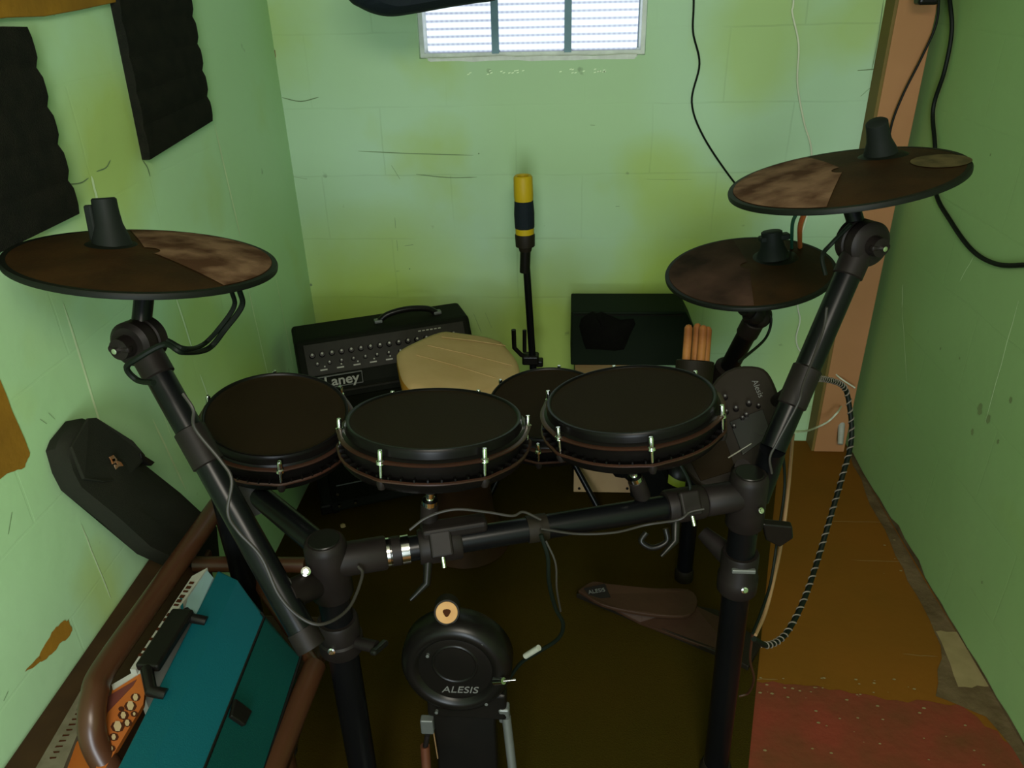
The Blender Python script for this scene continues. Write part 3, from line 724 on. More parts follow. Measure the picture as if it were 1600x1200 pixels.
# bar clamps carrying the pads
def barclamp(px, L=.065):
    p = on_bar(px)
    o = MB().lathe([(.019, -L / 2), (.026, -L / 2), (.028, -L / 2 + .004), (.028, L / 2 - .004), (.026, L / 2), (.019, L / 2)], p, barv, seg=28).build('bar_clamp', 'clamp', rack)
    fw = (CAM - p); fw = (fw - barv * fw.dot(barv)).normalized()
    upb = barv.cross(fw); upb = upb if upb.z > 0 else -upb
    R = Matrix((barv, upb, fw)).transposed()
    MB().box(p + fw * .022, (.034, .040, .022), R, bev=.004).build('clamp_block', 'clamp', o)
    MB().tube([p + fw * .024 - upb * .012, p + fw * .026 - upb * .036], .0035, 10).build('clamp_bolt', 'chrome', o)
    MB().tube([p + fw * .006 - upb * .015 - barv * .02, p + fw * .004 - upb * .055 - barv * .028, p - upb * .075 - barv * .055], [.008, .006, .003], 10).build('clamp_lever', 'black', o)
    return o, p, R
bcl, pcl, _ = barclamp(688); bcr, pcr, _ = barclamp(1068)
MB().tube(spline([PT(1010, 832, 1.27), PT(1002, 846, 1.27), PT(1020, 856, 1.27), PT(1042, 846, 1.27), PT(1040, 826, 1.27)], 6), .005, 10).build('clamp_lever', 'black', bcr)
t = MB(); t.box(on_bar(712) + Vector((0, .0, .028)), (.10, .03, .02), frame(Vector((0, 0, 1)), barv), bev=.006); t.build('clamp_top', 'clamp', bcl)

# side wings and rear legs
WLp = PT(333, 705, 1.34); 
RLeg = Vector((WLp.x, WLp.y, 0))
b = MB().tube([WLp + Vector((0, 0, .05)), RLeg + Vector((0, 0, .006))], .021, 24); b.build('leg', 'tube', rack)
b = MB().tube([JL + Vector((-.01, .01, .02)), PT(400, 770, 1.30), WLp + Vector((.01, 0, -.03))], .019, 24); b.build('side_bar', 'tube', rack)
MB().lathe([(.0, -.05), (.028, -.05), (.030, -.045), (.030, .045), (.028, .05), (0, .05)], WLp + Vector((0, 0, -.0)), Vector((0, 0, 1)), seg=28).build('tee_joint', 'clamp', rack)
MB().lathe([(0, 0), (.027, 0), (.027, .03), (.022, .04), (.0, .04)], RLeg, Vector((0, 0, 1)), seg=24).build('rubber_foot', 'black_matte', rack)
RR = PZ(1068, 905, 0.0)
RRt = Vector((RR.x, RR.y, .60))
MB().tube([RRt, RR + Vector((0, 0, .006))], .021, 24).build('leg', 'tube', rack)
MB().lathe([(0, 0), (.025, 0), (.025, .03), (.022, .04), (.0, .04)], RR, Vector((0, 0, 1)), seg=24).build('rubber_foot', 'black_matte', rack)
MB().tube([RRt + Vector((0, 0, -.03)), JR + Vector((.0, .02, -.06))], .019, 24).build('side_bar', 'tube', rack)
MB().lathe([(.0, -.045), (.028, -.045), (.030, -.04), (.030, .04), (.028, .045), (0, .045)], RRt, Vector((0, 0, 1)), seg=28).build('tee_joint', 'clamp', rack)
# diagonal brace at the right
p0, p1 = PT(1098, 832, 1.42), rl0 + rl_dir * .03 + Vector((-.01, .02, 0))
MB().tube([p0, p1], [.013, .022], 20).build('brace', 'clamp', rack)
MB().prism([(0, 0), (.05, -.005), (.055, -.03), (.035, -.05), (.01, -.035)], JR + Vector((.03, 0, -.055)), Matrix(((1, 0, 0), (0, 0, -1), (0, 1, 0))), -.008, .008).build('bracket', 'black', rack, bevel=.003)

# ---- pads
def wpx(c, wpix, t): return wpix * t / FPX
def pad(px, py, t, Rh, ratio, roll, phase, nl, label, rod=None, front=True, m_head='head'):
    c = PT(px, py, t); n = disc_normal(px, py, ratio, roll)
    root = empty('drum_pad', c - n * .07, label, 'drum pad', 'electronic drum pads on the rack')
    k = Rh / .136
    xh = PN(px + 60, py, c, n) - c
    # head
    MB().lathe([(0, -.002), (Rh * .86, -.002), (Rh * .945, -.0010), (Rh * .96, .0005)], c, n, xh, seg=72).build('drumhead', m_head, root)
    MB().lathe([(Rh * .93, -.006), (Rh * .945, .0005), (Rh * .965, .0022), (Rh * .985, .0018), (Rh * .997, -.001), (Rh, -.004), (Rh * 1.0, -.013), (Rh * .96, -.015), (Rh * .92, -.013)], c, n, xh, seg=96, close=True).build('rubber_rim', 'rim', root)
    Ro = Rh * 1.085
    MB().lathe([(Rh * .97, -.012), (Rh * 1.01, -.013), (Ro - .006, -.0175), (Ro - .006, -.0205), (Rh * .97, -.0215)], c, n, xh, seg=96, close=True).build('flange', 'rim', root)
    MB().lathe([(Ro - .008, -.0165), (Ro - .002, -.0165), (Ro, -.0178), (Ro - .001, -.0200), (Ro - .008, -.0200)], c, n, xh, seg=96, close=True,
               rad=lambda a, r, z: 1 + (.022 if r > Rh * 1.03 else 0) * max(0, math.cos(nl * (a - phase))) ** 6).build('hoop', 'hoop', root)
    MB().lathe([(0, -.016), (Rh * 1.02, -.016), (Rh * 1.02, -.040), (Rh * .98, -.048), (Rh * .9, -.05), (Rh * .5, -.064), (0, -.066)], c, n, xh, seg=96).build('shell', 'rim', root)
    lr = MB().lathe([(Rh * .97, -.046), (Ro * .985, -.044), (Ro * 1.0, -.047), (Ro * .985, -.054), (Rh * 1.02, -.063), (Rh * .9, -.066), (Rh * .9, -.05)], c, n, xh, seg=96, close=True,
               rad=lambda a, r, z: 1 + (.024 if r > Rh * 1.02 else 0) * max(0, math.cos(nl * (a - phase))) ** 6)
    lr.build('lower_ring', 'rim', root)
    MB().lathe([(Ro * .975, -.0445), (Ro * .99, -.0430), (Ro * 1.008, -.0445), (Ro * 1.008, -.0465), (Ro * .975, -.0465)], c, n, xh, seg=96, close=True,
               rad=lambda a, r, z: 1 + .024 * max(0, math.cos(nl * (a - phase))) ** 6).build('lower_hoop', 'hoop', root)
    R = frame(n, xh)
    # ribs between the shell and the lower ring
    rb = MB()
    for i in range(48):
        a = 2 * PI * i / 48; rb.box(c + R @ Vector((Ro * .96 * math.cos(a), Ro * .96 * math.sin(a), -.0425)), (.010, .0025, .007), R @ Matrix.Rotation(a, 3, 'Z'))
    rb.build('rib_ring', 'rim', root)
    for i in range(nl):
        a = phase + 2 * PI * i / nl
        q = c + R @ Vector((Ro * .985 * math.cos(a), Ro * .985 * math.sin(a), 0))
        lg = MB().lathe([(0, .0), (.0030, -.0005), (.0040, -.003), (.0040, -.015), (.0062, -.0165), (.0068, -.021), (.0, -.021)], q, n, seg=14).build('lug', 'chrome', root)
        MB().lathe([(.0026, -.022), (.0026, -.045), (.0, -.045)], q, n, seg=10).build('tension_rod', 'chrome', lg)
        MB().lathe([(.0, -.045), (.0065, -.045), (.0075, -.052), (.005, -.060), (0, -.062)], q, n, seg=14).build('lug_base', 'clamp', lg)
    # cable jack and mount below
    bc = c - n * .064
    if rod is not None:
        P1 = rod[0]; top = c + R @ Vector((rod[1] * Rh, rod[2] * Rh, -.060))
        MB().lathe([(0, 0), (.014, 0), (.014, -.028), (.010, -.032), (0, -.032)], top, n, seg=20).build('rod_mount', 'clamp', root)
        tt = top - n * .03
        MB().tube([tt, tt.lerp(P1, .35)], .0062, 14).build('mount_rod', 'chrome', root)
        MB().lathe([(.0062, -.012), (.012, -.010), (.012, .010), (.0062, .012)], tt.lerp(P1, .38), (P1 - tt).normalized(), seg=18, close=True).build('rod_collar', 'chrome', root)
        MB().tube([tt.lerp(P1, .36), P1], .0135, 18).build('mount_post', 'clamp', root)
    else:
        MB().lathe([(0, 0), (.016, 0), (.016, -.04), (.0, -.04)], bc, n, seg=20).build('rod_mount', 'clamp', root)
    return root, c, n, R
def angle_at(c, n, xh, px, py):
    R = frame(n, xh); q = R.transposed() @ (PN(px, py, c, n) - c); return math.atan2(q.y, q.x)
def phase_for(px, py, t, ratio, roll, lx, ly):
    c = PT(px, py, t); n = disc_normal(px, py, ratio, roll); xh = PN(px + 60, py, c, n) - c
    return angle_at(c - n * .022, n, xh, lx, ly)
SIX = 6
ph = phase_for(432.2, 644.3, 1.3033, .592, -4.6, 437, 724)
padA, cA_, nA_, _ = pad(432.2, 644.3, 1.3033, .1185, .592, -4.6, ph, SIX, 'leftmost black round drum pad, behind the lower end of the left cymbal arm', rod=(WLp + Vector((.02, .0, .0)), -.15, .1))
ph = phase_for(678.4, 651, 1.2173, .355, -1.26, 600, 722)
padB, cB_, nB_, _ = pad(678.4, 651, 1.2173, .1365, .355, -1.26, ph, SIX, 'middle front black drum pad with chrome lugs, in front of the cream hand drum', rod=(pcl + Vector((-.018, .012, .02)), -.02, -.55))
ph = phase_for(985, 620.5, 1.277, .407, -3.74, 890, 680)
padD, cD_, nD_, _ = pad(985, 620.5, 1.277, .138, .407, -3.74, ph, SIX, 'right front black drum pad with chrome lugs, below the drumsticks', rod=(on_bar(1003) + Vector((0, .012, .02)), .06, -.6))
ph = 0.4
padC, cC_, nC_, _ = pad(858, 628, 1.593, .125, .594, -2, ph, SIX, 'rear black drum pad partly hidden between the two front pads')
# rear pad stand rod to the rack's rear leg
q = cC_ - nC_ * .10
MB().tube(spline([q, q + Vector((.03, .02, -.06)), RRt + Vector((-.05, 0, -.0)), RRt + Vector((0, 0, -.0))], 6), .011, 14).build('pad_arm', 'tube', rack)

MB().tube([PT(392, 752, 1.30), PT(412, 800, 1.30)], .024, 20).build('pad_clamp', 'clamp', rack)
# ---- cymbals
def cymbal(px, py, wpix, ratio, roll, D, zone, zm, label, bell_px, bell_h, bell_w, bell_top, em='cymbal', lip=None, tilt_dir=None, decal=None):
    t = FPX * D / wpix; c = PT(px, py, t); n = disc_normal(px, py, ratio, roll); xh = PN(px + 60, py, c, n) - c
    R = frame(n, xh); Rr = D / 2
    root = empty('cymbal_pad', c - n * .01, label, 'cymbal pad', 'electronic cymbal pads')
    def dome(r): return .010 * (1 - (r / Rr) ** 2)
    MB().lathe([(0, dome(0))] + [(Rr * k / 12, dome(Rr * k / 12)) for k in range(1, 13)] + [(Rr - .001, -.002), (Rr - .0015, -.0065), (Rr - .008, -.008), (Rr * .5, -.003), (0, 0)], c, n, xh, seg=128).build('cymbal_body', em, root)
    MB().lathe([(Rr - .007, dome(Rr - .007) + .0004), (Rr, .0008), (Rr + .0015, -.002), (Rr + .001, -.007), (Rr - .007, -.0075)], c, n, xh, seg=128, close=True).build('rubber_edge', 'cymbal_edge', root)
    # strike zone between two directions given in pixels
    a0 = angle_at(c, n, xh, *zone[0]); a1 = angle_at(c, n, xh, *zone[1])
    while a1 < a0: a1 += 2 * PI
    b = MB(); na = 40; rr_ = [zone[2] * Rr + (Rr * .955 - zone[2] * Rr) * j / 10 for j in range(11)]
    vs = []
    for r in rr_:
        for i in range(na + 1):
            a = a0 + (a1 - a0) * i / na; vs.append(c + R @ Vector((r * math.cos(a), r * math.sin(a), dome(r) + .0012)))
    fs = [[j * (na + 1) + i, j * (na + 1) + i + 1, (j + 1) * (na + 1) + i + 1, (j + 1) * (na + 1) + i] for j in range(10) for i in range(na)]
    b.add(vs, fs, 0, True); o = b.build('strike_zone', zm, root); o['label'] = 'worn dusty brown strike zone'
    if decal:
        dx, dy, dr = decal; q = PN(dx, dy, c, n); 
        qq = R.transposed() @ (q - c)
        vs = []
        for i in range(40):
            a = 2 * PI * i / 40; x = qq.x + dr * math.cos(a); y = qq.y + dr * 1.0 * math.sin(a); vs.append(c + R @ Vector((x, y, dome(math.hypot(x, y)) + .0014)))
        MB().poly(vs).build('oval_decal', 'sticker', root)
    # bell boot
    bc = PN(bell_px[0], bell_px[1], c, n); w = bell_w
    upv = (PT(bell_top[0], bell_top[1], t) - bc); ax = upv.normalized()
    MB().lathe([(0, .001), (w * 2.3, .001), (w * 2.0, .006), (w * 1.45, .011), (0, .012)], bc, n, seg=40).build('bell_cup', 'cymbal_edge', root)
    MB().lathe([(0, .006), (w * 1.35, .006), (w * 1.25, bell_h * .25), (w * .95, bell_h * .5), (w * .86, bell_h * .75), (w * .84, bell_h * .97), (w * .72, bell_h), (0, bell_h)], bc, ax, seg=28).build('wing_nut_boot', 'boot', root)
    return root, c, n, R, t, bc, ax
cyL, cl_, nL_, RL_, tL, bL, axL = cymbal(229.6, 403.1, 389.9, .2505, -3.0, .355, ((345, 446), (205, 365), .10), 'worn', 'large left cymbal pad, black with worn brown right half, on the left arm', (177, 391), .074, .020, (164, 322))
o = MB(); o.box(PT(146, 348, tL) , (.012, .018, .05), frame(axL), bev=.003); o.build('boot_fin', 'boot', cyL)
cyR, cr_, nR_, RR_, tR, bR, axR = cymbal(1318.1, 275.6, 348.5, .247, -1.4, .355, ((1245, 240), (1292, 324), .10), 'worn', 'large right cymbal pad with worn left half and oval decal, highest of the cymbals', (1377, 250), .070, .020, (1370, 192), decal=(1470, 256, .042))
cyS, cs_, nS_, RS_, tS, bS, axS = cymbal(1170, 421.9, 255.6, .426, .65, .350, ((1150, 385), (1178, 478), .10), 'worn_dark', 'smaller looking lower right cymbal pad hanging below the large right one', (1208, 408), .066, .026, (1206, 368))
o = MB(); o.box(PT(1210, 371, tS), (.062, .03, .012), frame(axS), bev=.003); o.build('boot_fin', 'boot', cyS)

# ---- cymbal arms
def arm(label, top_c, nvec, clampP, lowP, r, rodr=.011, knob=None, bolt_off=None, ball=.036):
    root = empty('cymbal_boom', lowP, label, 'cymbal arm', 'cymbal arms clamped to the rack')
    MB().tube([lowP, clampP], r, 28).build('arm_tube', 'tube', root)
    MB().tube([clampP, top_c - nvec * .012], rodr, 18).build('tilt_rod', 'tube', root)
    MB().lathe([(.0, -.002), (rodr * 1.9, -.002), (rodr * 1.9, -.030), (rodr, -.034)], top_c - nvec * .008, nvec, seg=20).build('felt_seat', 'black', root)
    ax = (CAM - clampP).normalized()
    sx = ax.cross((clampP - lowP).normalized()).normalized()
    axis = (ax * .55 + sx * .5 * (1 if knob is None else knob)).normalized()
    k = MB().lathe([(0, -.026), (ball * .8, -.026), (ball, -.020), (ball, -.004), (ball * .93, -.002), (ball * .93, .002), (ball, .004), (ball, .020), (ball * .8, .026), (0, .026)], clampP, axis, seg=36).build('hinge', 'clamp', root)
    MB().lathe([(0, .026), (.016, .026), (.015, .044), (0, .046)], clampP, axis, seg=20).build('hinge_hub', 'clamp', k)
    R = frame(axis)
    MB().box(clampP + axis * .040, (.034, .010, .012), R, bev=.004).build('wing_nut', 'clamp', k)
    MB().lathe([(0, .054), (.004, .053), (.0045, .045), (0, .045)], clampP, axis, seg=12).build('bolt', 'chrome', k)
    d = (clampP - lowP).normalized()
    MB().lathe([(r, -.06), (r + .003, -.058), (r + .003, -.02), (r, -.018)], clampP, d, seg=28, close=True).build('collar', 'clamp', root)
    return root
cpL = PT(218, 532, 1.12); lowL = PT(487, 1012, 1.10)
armL = arm('left cymbal arm, thick black tube running down past the teal case', cl_, nL_, cpL, lowL, .0195, .0135, ball=.032)
MB().lathe([(0, 0), (.021, 0), (.021, .03), (0, .03)], lowL, (cpL - lowL).normalized(), seg=24).build('end_cap', 'clamp', armL)
mp = lowL.lerp(cpL, .16)
c_ = MB().tube([mp, JL + Vector((-.012, 0, -.035))], .022, 20).build('rack_clamp', 'clamp', armL)
mp2 = lowL.lerp(cpL, .65)
MB().lathe([(.019, -.03), (.0225, -.028), (.0225, .028), (.019, .03)], mp2, (cpL - lowL).normalized(), seg=28, close=True).build('collar', 'clamp', armL)
cpR = PT(1347, 378, tR + .005); lowR = PT(1208, 700, 1.27)
armR = arm('right cymbal arm, long black tube rising in front of the pink beam', cr_, nR_, cpR, lowR, .0205, .0135, ball=.036, knob=-1)
MB().tube([lowR, JR + Vector((.035, .03, .03)), JR + Vector((.02, .015, -.02))], .021, 24).build('lower_tube', 'tube', armR)
mpR = lowR.lerp(cpR, .30)
MB().lathe([(.020, -.035), (.0235, -.032), (.0235, .032), (.020, .035)], mpR, (cpR - lowR).normalized(), seg=28, close=True).build('collar', 'clamp', armR)
cpS = PT(1183, 492, tS + .01); lowS = PT(1125, 600, RR.y / (ray(1125, 600).y))
armS = arm('short black cymbal arm carrying the lower right cymbal', cs_, nS_, cpS, lowS, .021, .014, ball=.024)
MB().tube([lowS, RRt + Vector((0, 0, .02))], .019, 20).build('lower_tube', 'tube', armS)
mpS = lowS.lerp(cpS, .15)
MB().lathe([(.020, -.03), (.032, -.026), (.032, .026), (.020, .03)], mpS, (cpS - lowS).normalized(), seg=24, close=True).build('collar', 'clamp', armS)

# ---- drum module
mod = empty('drum_module', PT(1140, 700, 1.36), 'black drum module with knobs and a display, tilted beside the right drum pad', 'drum module')
mc = PT(1134, 668, 1.40)
mn = (CAM - mc).normalized(); mn = (mn + Vector((-.05, 0, .45))).normalized()
o1 = PN(1052, 715, mc, mn); o2 = PN(1120, 590, mc, mn); o3 = PN(1185, 572, mc, mn); o4 = PN(1213, 606, mc, mn); o5 = PN(1222, 665, mc, mn); o6 = PN(1195, 745, mc, mn); o7 = PN(1108, 762, mc, mn)
mp_ = spline([o1, o2, o3, o4, o5, o6, o7, o1], 5)[:-1]
MB().solid(mp_, -mn * .045).build('module_body', 'black_matte', mod, bevel=.006)
def om(x, y, h=.001): return PN(x, y, mc, mn) + mn * h
MB().solid([om(1140, 660), om(1192, 640), om(1205, 680), om(1160, 712)], mn * .003).build('display', 'lcd', mod, bevel=.001)
MB().solid([om(1068, 700), om(1130, 680), om(1150, 735), om(1095, 752)], mn * .002).build('front_plate', 'head', mod, bevel=.001)
for (x, y, r) in ((1133, 622, 4), (1135, 645, 3.5), (1147, 668, 3), (1133, 680, 3), (1166, 650, 3.5), (1150, 640, 4), (1170, 632, 4), (1160, 655, 3), (1185, 636, 3), (1075, 702, 3), (1094, 702, 3), (1112, 698, 3)):
    k = MB().lathe([(0, .012), (r * .0011, .012), (r * .0013, .0), (0, 0)], om(x, y), mn, seg=16).build('knob', 'clamp', mod)
    MB().lathe([(0, .0128), (r * .0005, .0128), (r * .0005, .011)], om(x, y), mn, seg=10).build('knob_cap', 'print_dim', k)
MB().tube([om(1138, 716, .003), om(1174, 694, .003)], .0013, 8).build('indicator_strip', 'print', mod)
d_ = (om(1189, 622) - om(1178, 596)).normalized()
text_mesh('Alesis', .015, om(1184, 608, .002), Matrix((d_, mn.cross(d_), mn)).transposed(), 'logo_text', 'print_dim', mod)
MB().tube([om(1210, 625, -.02), PT(1235, 612, 1.33), PT(1262, 590, 1.25)], .012, 14).build('mount_arm', 'clamp', mod)
MB().tube([om(1150, 735, -.03), JR + Vector((0, .05, .02))], .014, 14).build('mount_arm', 'clamp', mod)

# ---- kick pad with pedal
kick = empty('kick_pedal', PZ(720, 1130, 0), 'black kick pad with pedal and tan beater on the floor, between the front legs', 'kick pedal')
kc = PT(711, 1047, 1.37); kn = Vector((-.03, -1, .10)).normalized(); Rk = .0985
xh = Vector((1, 0, 0))
MB().lathe([(0, -.0), (Rk * .60, 0), (Rk * .66, -.001), (Rk * .72, .006), (Rk * .80, .008), (Rk * .90, .004), (Rk * .98, -.008), (Rk, -.018), (Rk, -.045), (Rk * .95, -.052), (0, -.052)], kc, kn, xh, seg=96).build('kick_pad', 'black', kick)
RKf = frame(kn, xh)
MB().lathe([(Rk * .36, .0), (Rk * .38, .0016), (Rk * .40, .0016), (Rk * .42, .0)], kc + RKf @ Vector((0, .012, 0)), kn, seg=72, close=True).build('pad_ring', 'black', kick)
text_mesh('ALESIS', .0200, PN(718, 1078, kc + kn * .0015, kn), frame(kn, xh) @ Matrix.Rotation(math.radians(2), 3, 'Z'), 'logo_text', 'print_dim', kick, shear=.25, sx=1.15)
for (x, y) in ((668, 1025), (753, 1006), (682, 1113), (760, 1100)): bolt(PN(x, y, kc + kn * .004, kn), kn, .003, kick, 'steel', .003)
# tower below the pad
kx = kc.x + .008
b = MB(); b.box((kx, kc.y + .026, (kc.z - .06) / 2 + .0), (.115, .034, kc.z - .06), bev=.004); b.build('tower', 'black', kick)
b = MB(); R = frame(kn, xh); b.box(PN(727, 1112, kc, kn) - kn * .026, (.145, .060, .028), R, bev=.006); b.build('tower_block', 'black', kick)
# beater
bp = PT(698, 957, 1.34); bn = (CAM - bp).normalized(); bn = (bn + Vector((0, -.3, -.1))).normalized()
bt = MB().lathe([(0, -.050), (.015, -.050), (.0225, -.044), (.0225, -.004), (.0215, .0), (0, .0)], bp, bn, seg=36).build('beater_head', 'black_matte', kick)
MB().lathe([(.004, -.003), (.006, .001), (.014, .0025), (.0185, .0015), (.0188, -.002)], bp, bn, seg=36).build('beater_face', 'beater', bt)
MB().lathe([(0, .0012), (.0035, .0018), (.0065, .0012), (.0065, -.001)], bp, bn, seg=12, rad=lambda a, r, z: 1 + .25 * math.sin(3 * a)).build('beater_hole', 'brown_print', bt)
MB().tube([bp - bn * .025, Vector((kc.x, kc.y + .075, .14)), Vector((kc.x, kc.y + .06, .06))], .004, 10).build('beater_shaft', 'steel', kick)
# footboard
fb0 = PT(722, 1120, 1.45); 
fz = .16
fq = [PZ(695, 1133, .150), PZ(754, 1121, .150), PZ(790, 1230, .110), PZ(672, 1240, .110)]
fe = [PZ(655, 1420, .035), PZ(815, 1420, .035)]
b = MB(); b.solid([fq[0], fq[1], fq[2], fe[1], fe[0], fq[3]], (0, 0, -.010)) if False else None
b = MB()
T0, T1 = fq[0], fq[1]; T2, T3 = fe[1], fe[0]
b.solid([T0, T1, T2, T3], (0, 0, -.012)); b.build('footboard', 'black_matte', kick, bevel=.002)
b = MB(); ins = .006
nf = (T1 - T0).cross(T3 - T0).normalized(); nf = nf if nf.z > 0 else -nf
e0, e1_, e2_, e3 = [p + nf * .0015 for p in (T0, T1, T2, T3)]
b.tube([e3 + (e2_ - e3) * .05, e0 + (e1_ - e0) * .06, e1_ - (e1_ - e0) * .06, e2_ - (e2_ - e3) * .05], .0007, 6); b.build('board_trim', 'print_dim', kick)
for i in range(3):
    for j in (-1, 1):
        p = T0.lerp(T3, .10 + .12 * i).lerp(T1.lerp(T2, .10 + .12 * i), .5 + .17 * j)
        bolt(p + nf * .001, nf, .0028, kick, 'clamp', .002)
MB().box((kx, kc.y - .10, .008), (.15, .36, .014), bev=.003).build('base_plate', 'steel', kick)
# silver side rails
s0 = PT(792, 1100, 1.43); s1 = PT(806, 1225, 1.50)
MB().box(PT(788, 1113, 1.43), (.020, .020, .045), frame(Vector((0, -.2, 1))), bev=.004).build('rail_block', 'steel', kick)
MB().tube([PT(791, 1120, 1.43), PT(801, 1205, 1.46), PT(806, 1290, 1.47)], .0085, 12).build('side_rail', 'steel', kick)
MB().tube([PT(766, 1113, 1.435), PT(784, 1111, 1.43)], .006, 12).build('rail_bolt', 'chrome', kick)
MB().box(PT(668, 1132, 1.45), (.024, .016, .036), bev=.003).build('rail_block', 'steel', kick)
MB().tube([PT(668, 1148, 1.45), PT(664, 1170, 1.46)], .005, 10).build('spring_rod', 'clamp', kick)
MB().tube([PT(664, 1165, 1.46), PT(672, 1290, 1.50)], .009, 12).build('side_rail', 'rust', kick)
MB().tube([PT(676, 1135, 1.45), PT(684, 1185, 1.47)], .0012, 8).build('trim_wire', 'beige_cable', kick)
MB().tube([PT(774, 1064, 1.365), PT(787, 1064, 1.35)], [.008, .006], 12).build('jack_socket', 'chrome', kick)
MB().tube([PT(785, 1064, 1.352), PT(806, 1062, 1.35)], .0024, 10).build('jack_pin', 'chrome', kick)

# ---- hi-hat pedal on the floor right
hp = empty('hi_hat_pedal', PZ(1040, 960, 0), 'brown black hi-hat foot pedal lying on the floor, behind the right front leg', 'pedal')
h0, h1_, h2_, h3 = PZ(903, 922, .085), PZ(948, 911, .085), PZ(1088, 928, .055), PZ(1080, 962, .055)
o = MB().solid(spline([h0, PZ(925, 908, .085), h1_, PZ(1020, 918, .07), PZ(1075, 920, .058), PZ(1090, 938, .055), PZ(1078, 960, .055), PZ(1040, 962, .06), PZ(990, 956, .068), PZ(940, 944, .08), h0], 3)[:-1], (0, 0, -.010)).build('footplate', 'pedal', hp, bevel=.003)
nh = (h1_ - h0).cross(h3 - h0).normalized(); nh = nh if nh.z > 0 else -nh
def oh(x, y, h=.0015): return PN(x, y, h0, nh) + nh * h
MB().solid([oh(912, 920), oh(945, 913), oh(954, 934), oh(925, 938)], nh * .001).build('logo_plate', 'clamp', hp)
d_ = (oh(946, 921) - oh(915, 926)).normalized(); text_mesh('ALESIS', .016, oh(932, 925, .004), Matrix((d_, nh.cross(d_), nh)).transposed(), 'logo_text', 'print_dim', hp)
MB().solid([PZ(900, 935, .0), PZ(935, 925, .0), PZ(1120, 960, .0), PZ(1190, 1010, .0), PZ(1168, 1050, .0), PZ(1150, 1040, 0)], (0, 0, .018)).build('base', 'black_matte', hp, bevel=.003)
MB().solid([PZ(935, 938, .065), PZ(1085, 945, .045), PZ(1150, 975, .022), PZ(1150, 1025, .018), PZ(1100, 1010, .018), PZ(1000, 972, .018)], (0, 0, -.008)).build('heel_plate', 'pedal', hp, bevel=.002)
MB().tube([PZ(935, 935, .075), PZ(940, 935, .01)], .006, 10).build('post', 'steel', hp)

# ================================================================= AMPLIFIER
amp = empty('guitar_amplifier', (-.711, 1.909, 0), 'black guitar amplifier with a knobbed top panel standing in the far left corner', 'amplifier')
aw = Vector((.927, .375, 0)).normalized(); ad = Vector((-aw.y, aw.x, 0)); az = Vector((0, 0, 1))
a0 = Vector((-.722, 1.905, .018)); AW, AH, AD = .515, .555, .20
Ra = Matrix((aw, az, -ad)).transposed()
Ra = Matrix((aw, ad, az)).transposed()
def ap(x, y, z): return a0 + aw * x + ad * y + az * z
side_prof = [(0, 0), (AD, 0), (AD, AH), (.075, AH), (.012, AH - .10), (0, AH - .12)]
b = MB(); vs = [ap(0, y, z) for y, z in side_prof] + [ap(AW, y, z) for y, z in side_prof]; n = 6
b.add(vs, [list(range(6)), list(range(6, 12))[::-1]] + [[i, (i + 1) % 6, 6 + (i + 1) % 6, 6 + i] for i in range(6)]); b.build('cabinet', 'tolex', amp, bevel=.012)
b = MB(); b.box(ap(AW / 2, -.003, (AH - .135) / 2 + .01), (AW - .06, .010, AH - .20), Ra); b.build('grille', 'grille', amp, bevel=.003)
b = MB(); b.box(ap(AW / 2, -.004, AH - .135), (AW - .05, .008, .006), Ra); b.build('piping', 'panel', amp)
pn = ((ap(0, .075, AH) - ap(0, .012, AH - .10)).cross(aw)).normalized(); pn = pn if pn.dot(-ad) > 0 else -pn
pu = (ap(0, .075, AH) - ap(0, .012, AH - .10)).normalized()
Rp = Matrix((aw, pu, pn)).transposed(); pc = (ap(AW / 2, .075, AH) + ap(AW / 2, .012, AH - .10)) / 2
b = MB(); b.box(pc + pn * .001, (AW - .045, .092, .004), Rp); b.build('control_panel', 'panel', amp, bevel=.001)
def cp(u, v, h=.004): return pc + aw * u + pu * v + pn * h
for i in range(16):
    u = -.215 + i * .0275
    k = MB().lathe([(0, .012), (.0065, .012), (.0085, .003), (.0085, 0), (0, 0)], cp(u, .012 + .0), pn, seg=16).build('knob', 'black', amp)
    MB().lathe([(0, .0135), (.0032, .0132), (.0032, .011)], cp(u, .014), pn, seg=10).build('knob_cap', 'print', k)
for i in range(12):
    u = -.205 + i * .034
    k = MB().lathe([(0, .008), (.0045, .008), (.006, 0), (0, 0)], cp(u, -.014), pn, seg=12).build('knob', 'black', amp)
    MB().lathe([(0, .0092), (.0026, .0090), (.0026, .007)], cp(u, -.012), pn, seg=8).build('knob_cap', 'print', k)
for i in range(9):
    u = -.19 + i * .047
    b = MB(); b.box(cp(u, -.032, .0045), (.020, .004, .001), Rp); b.box(cp(u + .004, -.023, .0045), (.004, .004, .001), Rp); b.build('panel_print', 'print', amp)
b = MB()
for i in range(6): b.box(cp(.10 + i * .012, .036, .0045), (.008, .003, .001), Rp)
b.build('panel_print', 'print', amp)
hx0, hx1 = .25, .43
b = MB(); hp_ = spline([ap(hx0, .13, AH), ap(hx0 + .03, .13, AH + .020), ap((hx0 + hx1) / 2, .13, AH + .028), ap(hx1 - .03, .13, AH + .020), ap(hx1, .13, AH)], 6)
b.tube(hp_, .009, 10); b.build('handle', 'black', amp)
for x in (hx0, hx1): b = MB(); b.box(ap(x, .13, AH + .004), (.024, .022, .010), Ra, bev=.003); b.build('handle_bracket', 'steel', amp)
for (x, z) in ((.05, .03), (.10, .03), (.05, .075)): MB().lathe([(0, .006), (.005, .005), (.006, 0), (0, 0)], ap(x, -.009, z), -ad, seg=12).build('screw', 'chrome', amp)
b = MB(); b.box(ap(.12, -.010, .105), (.14, .002, .003), Ra); b.build('trim_line', 'steel', amp)
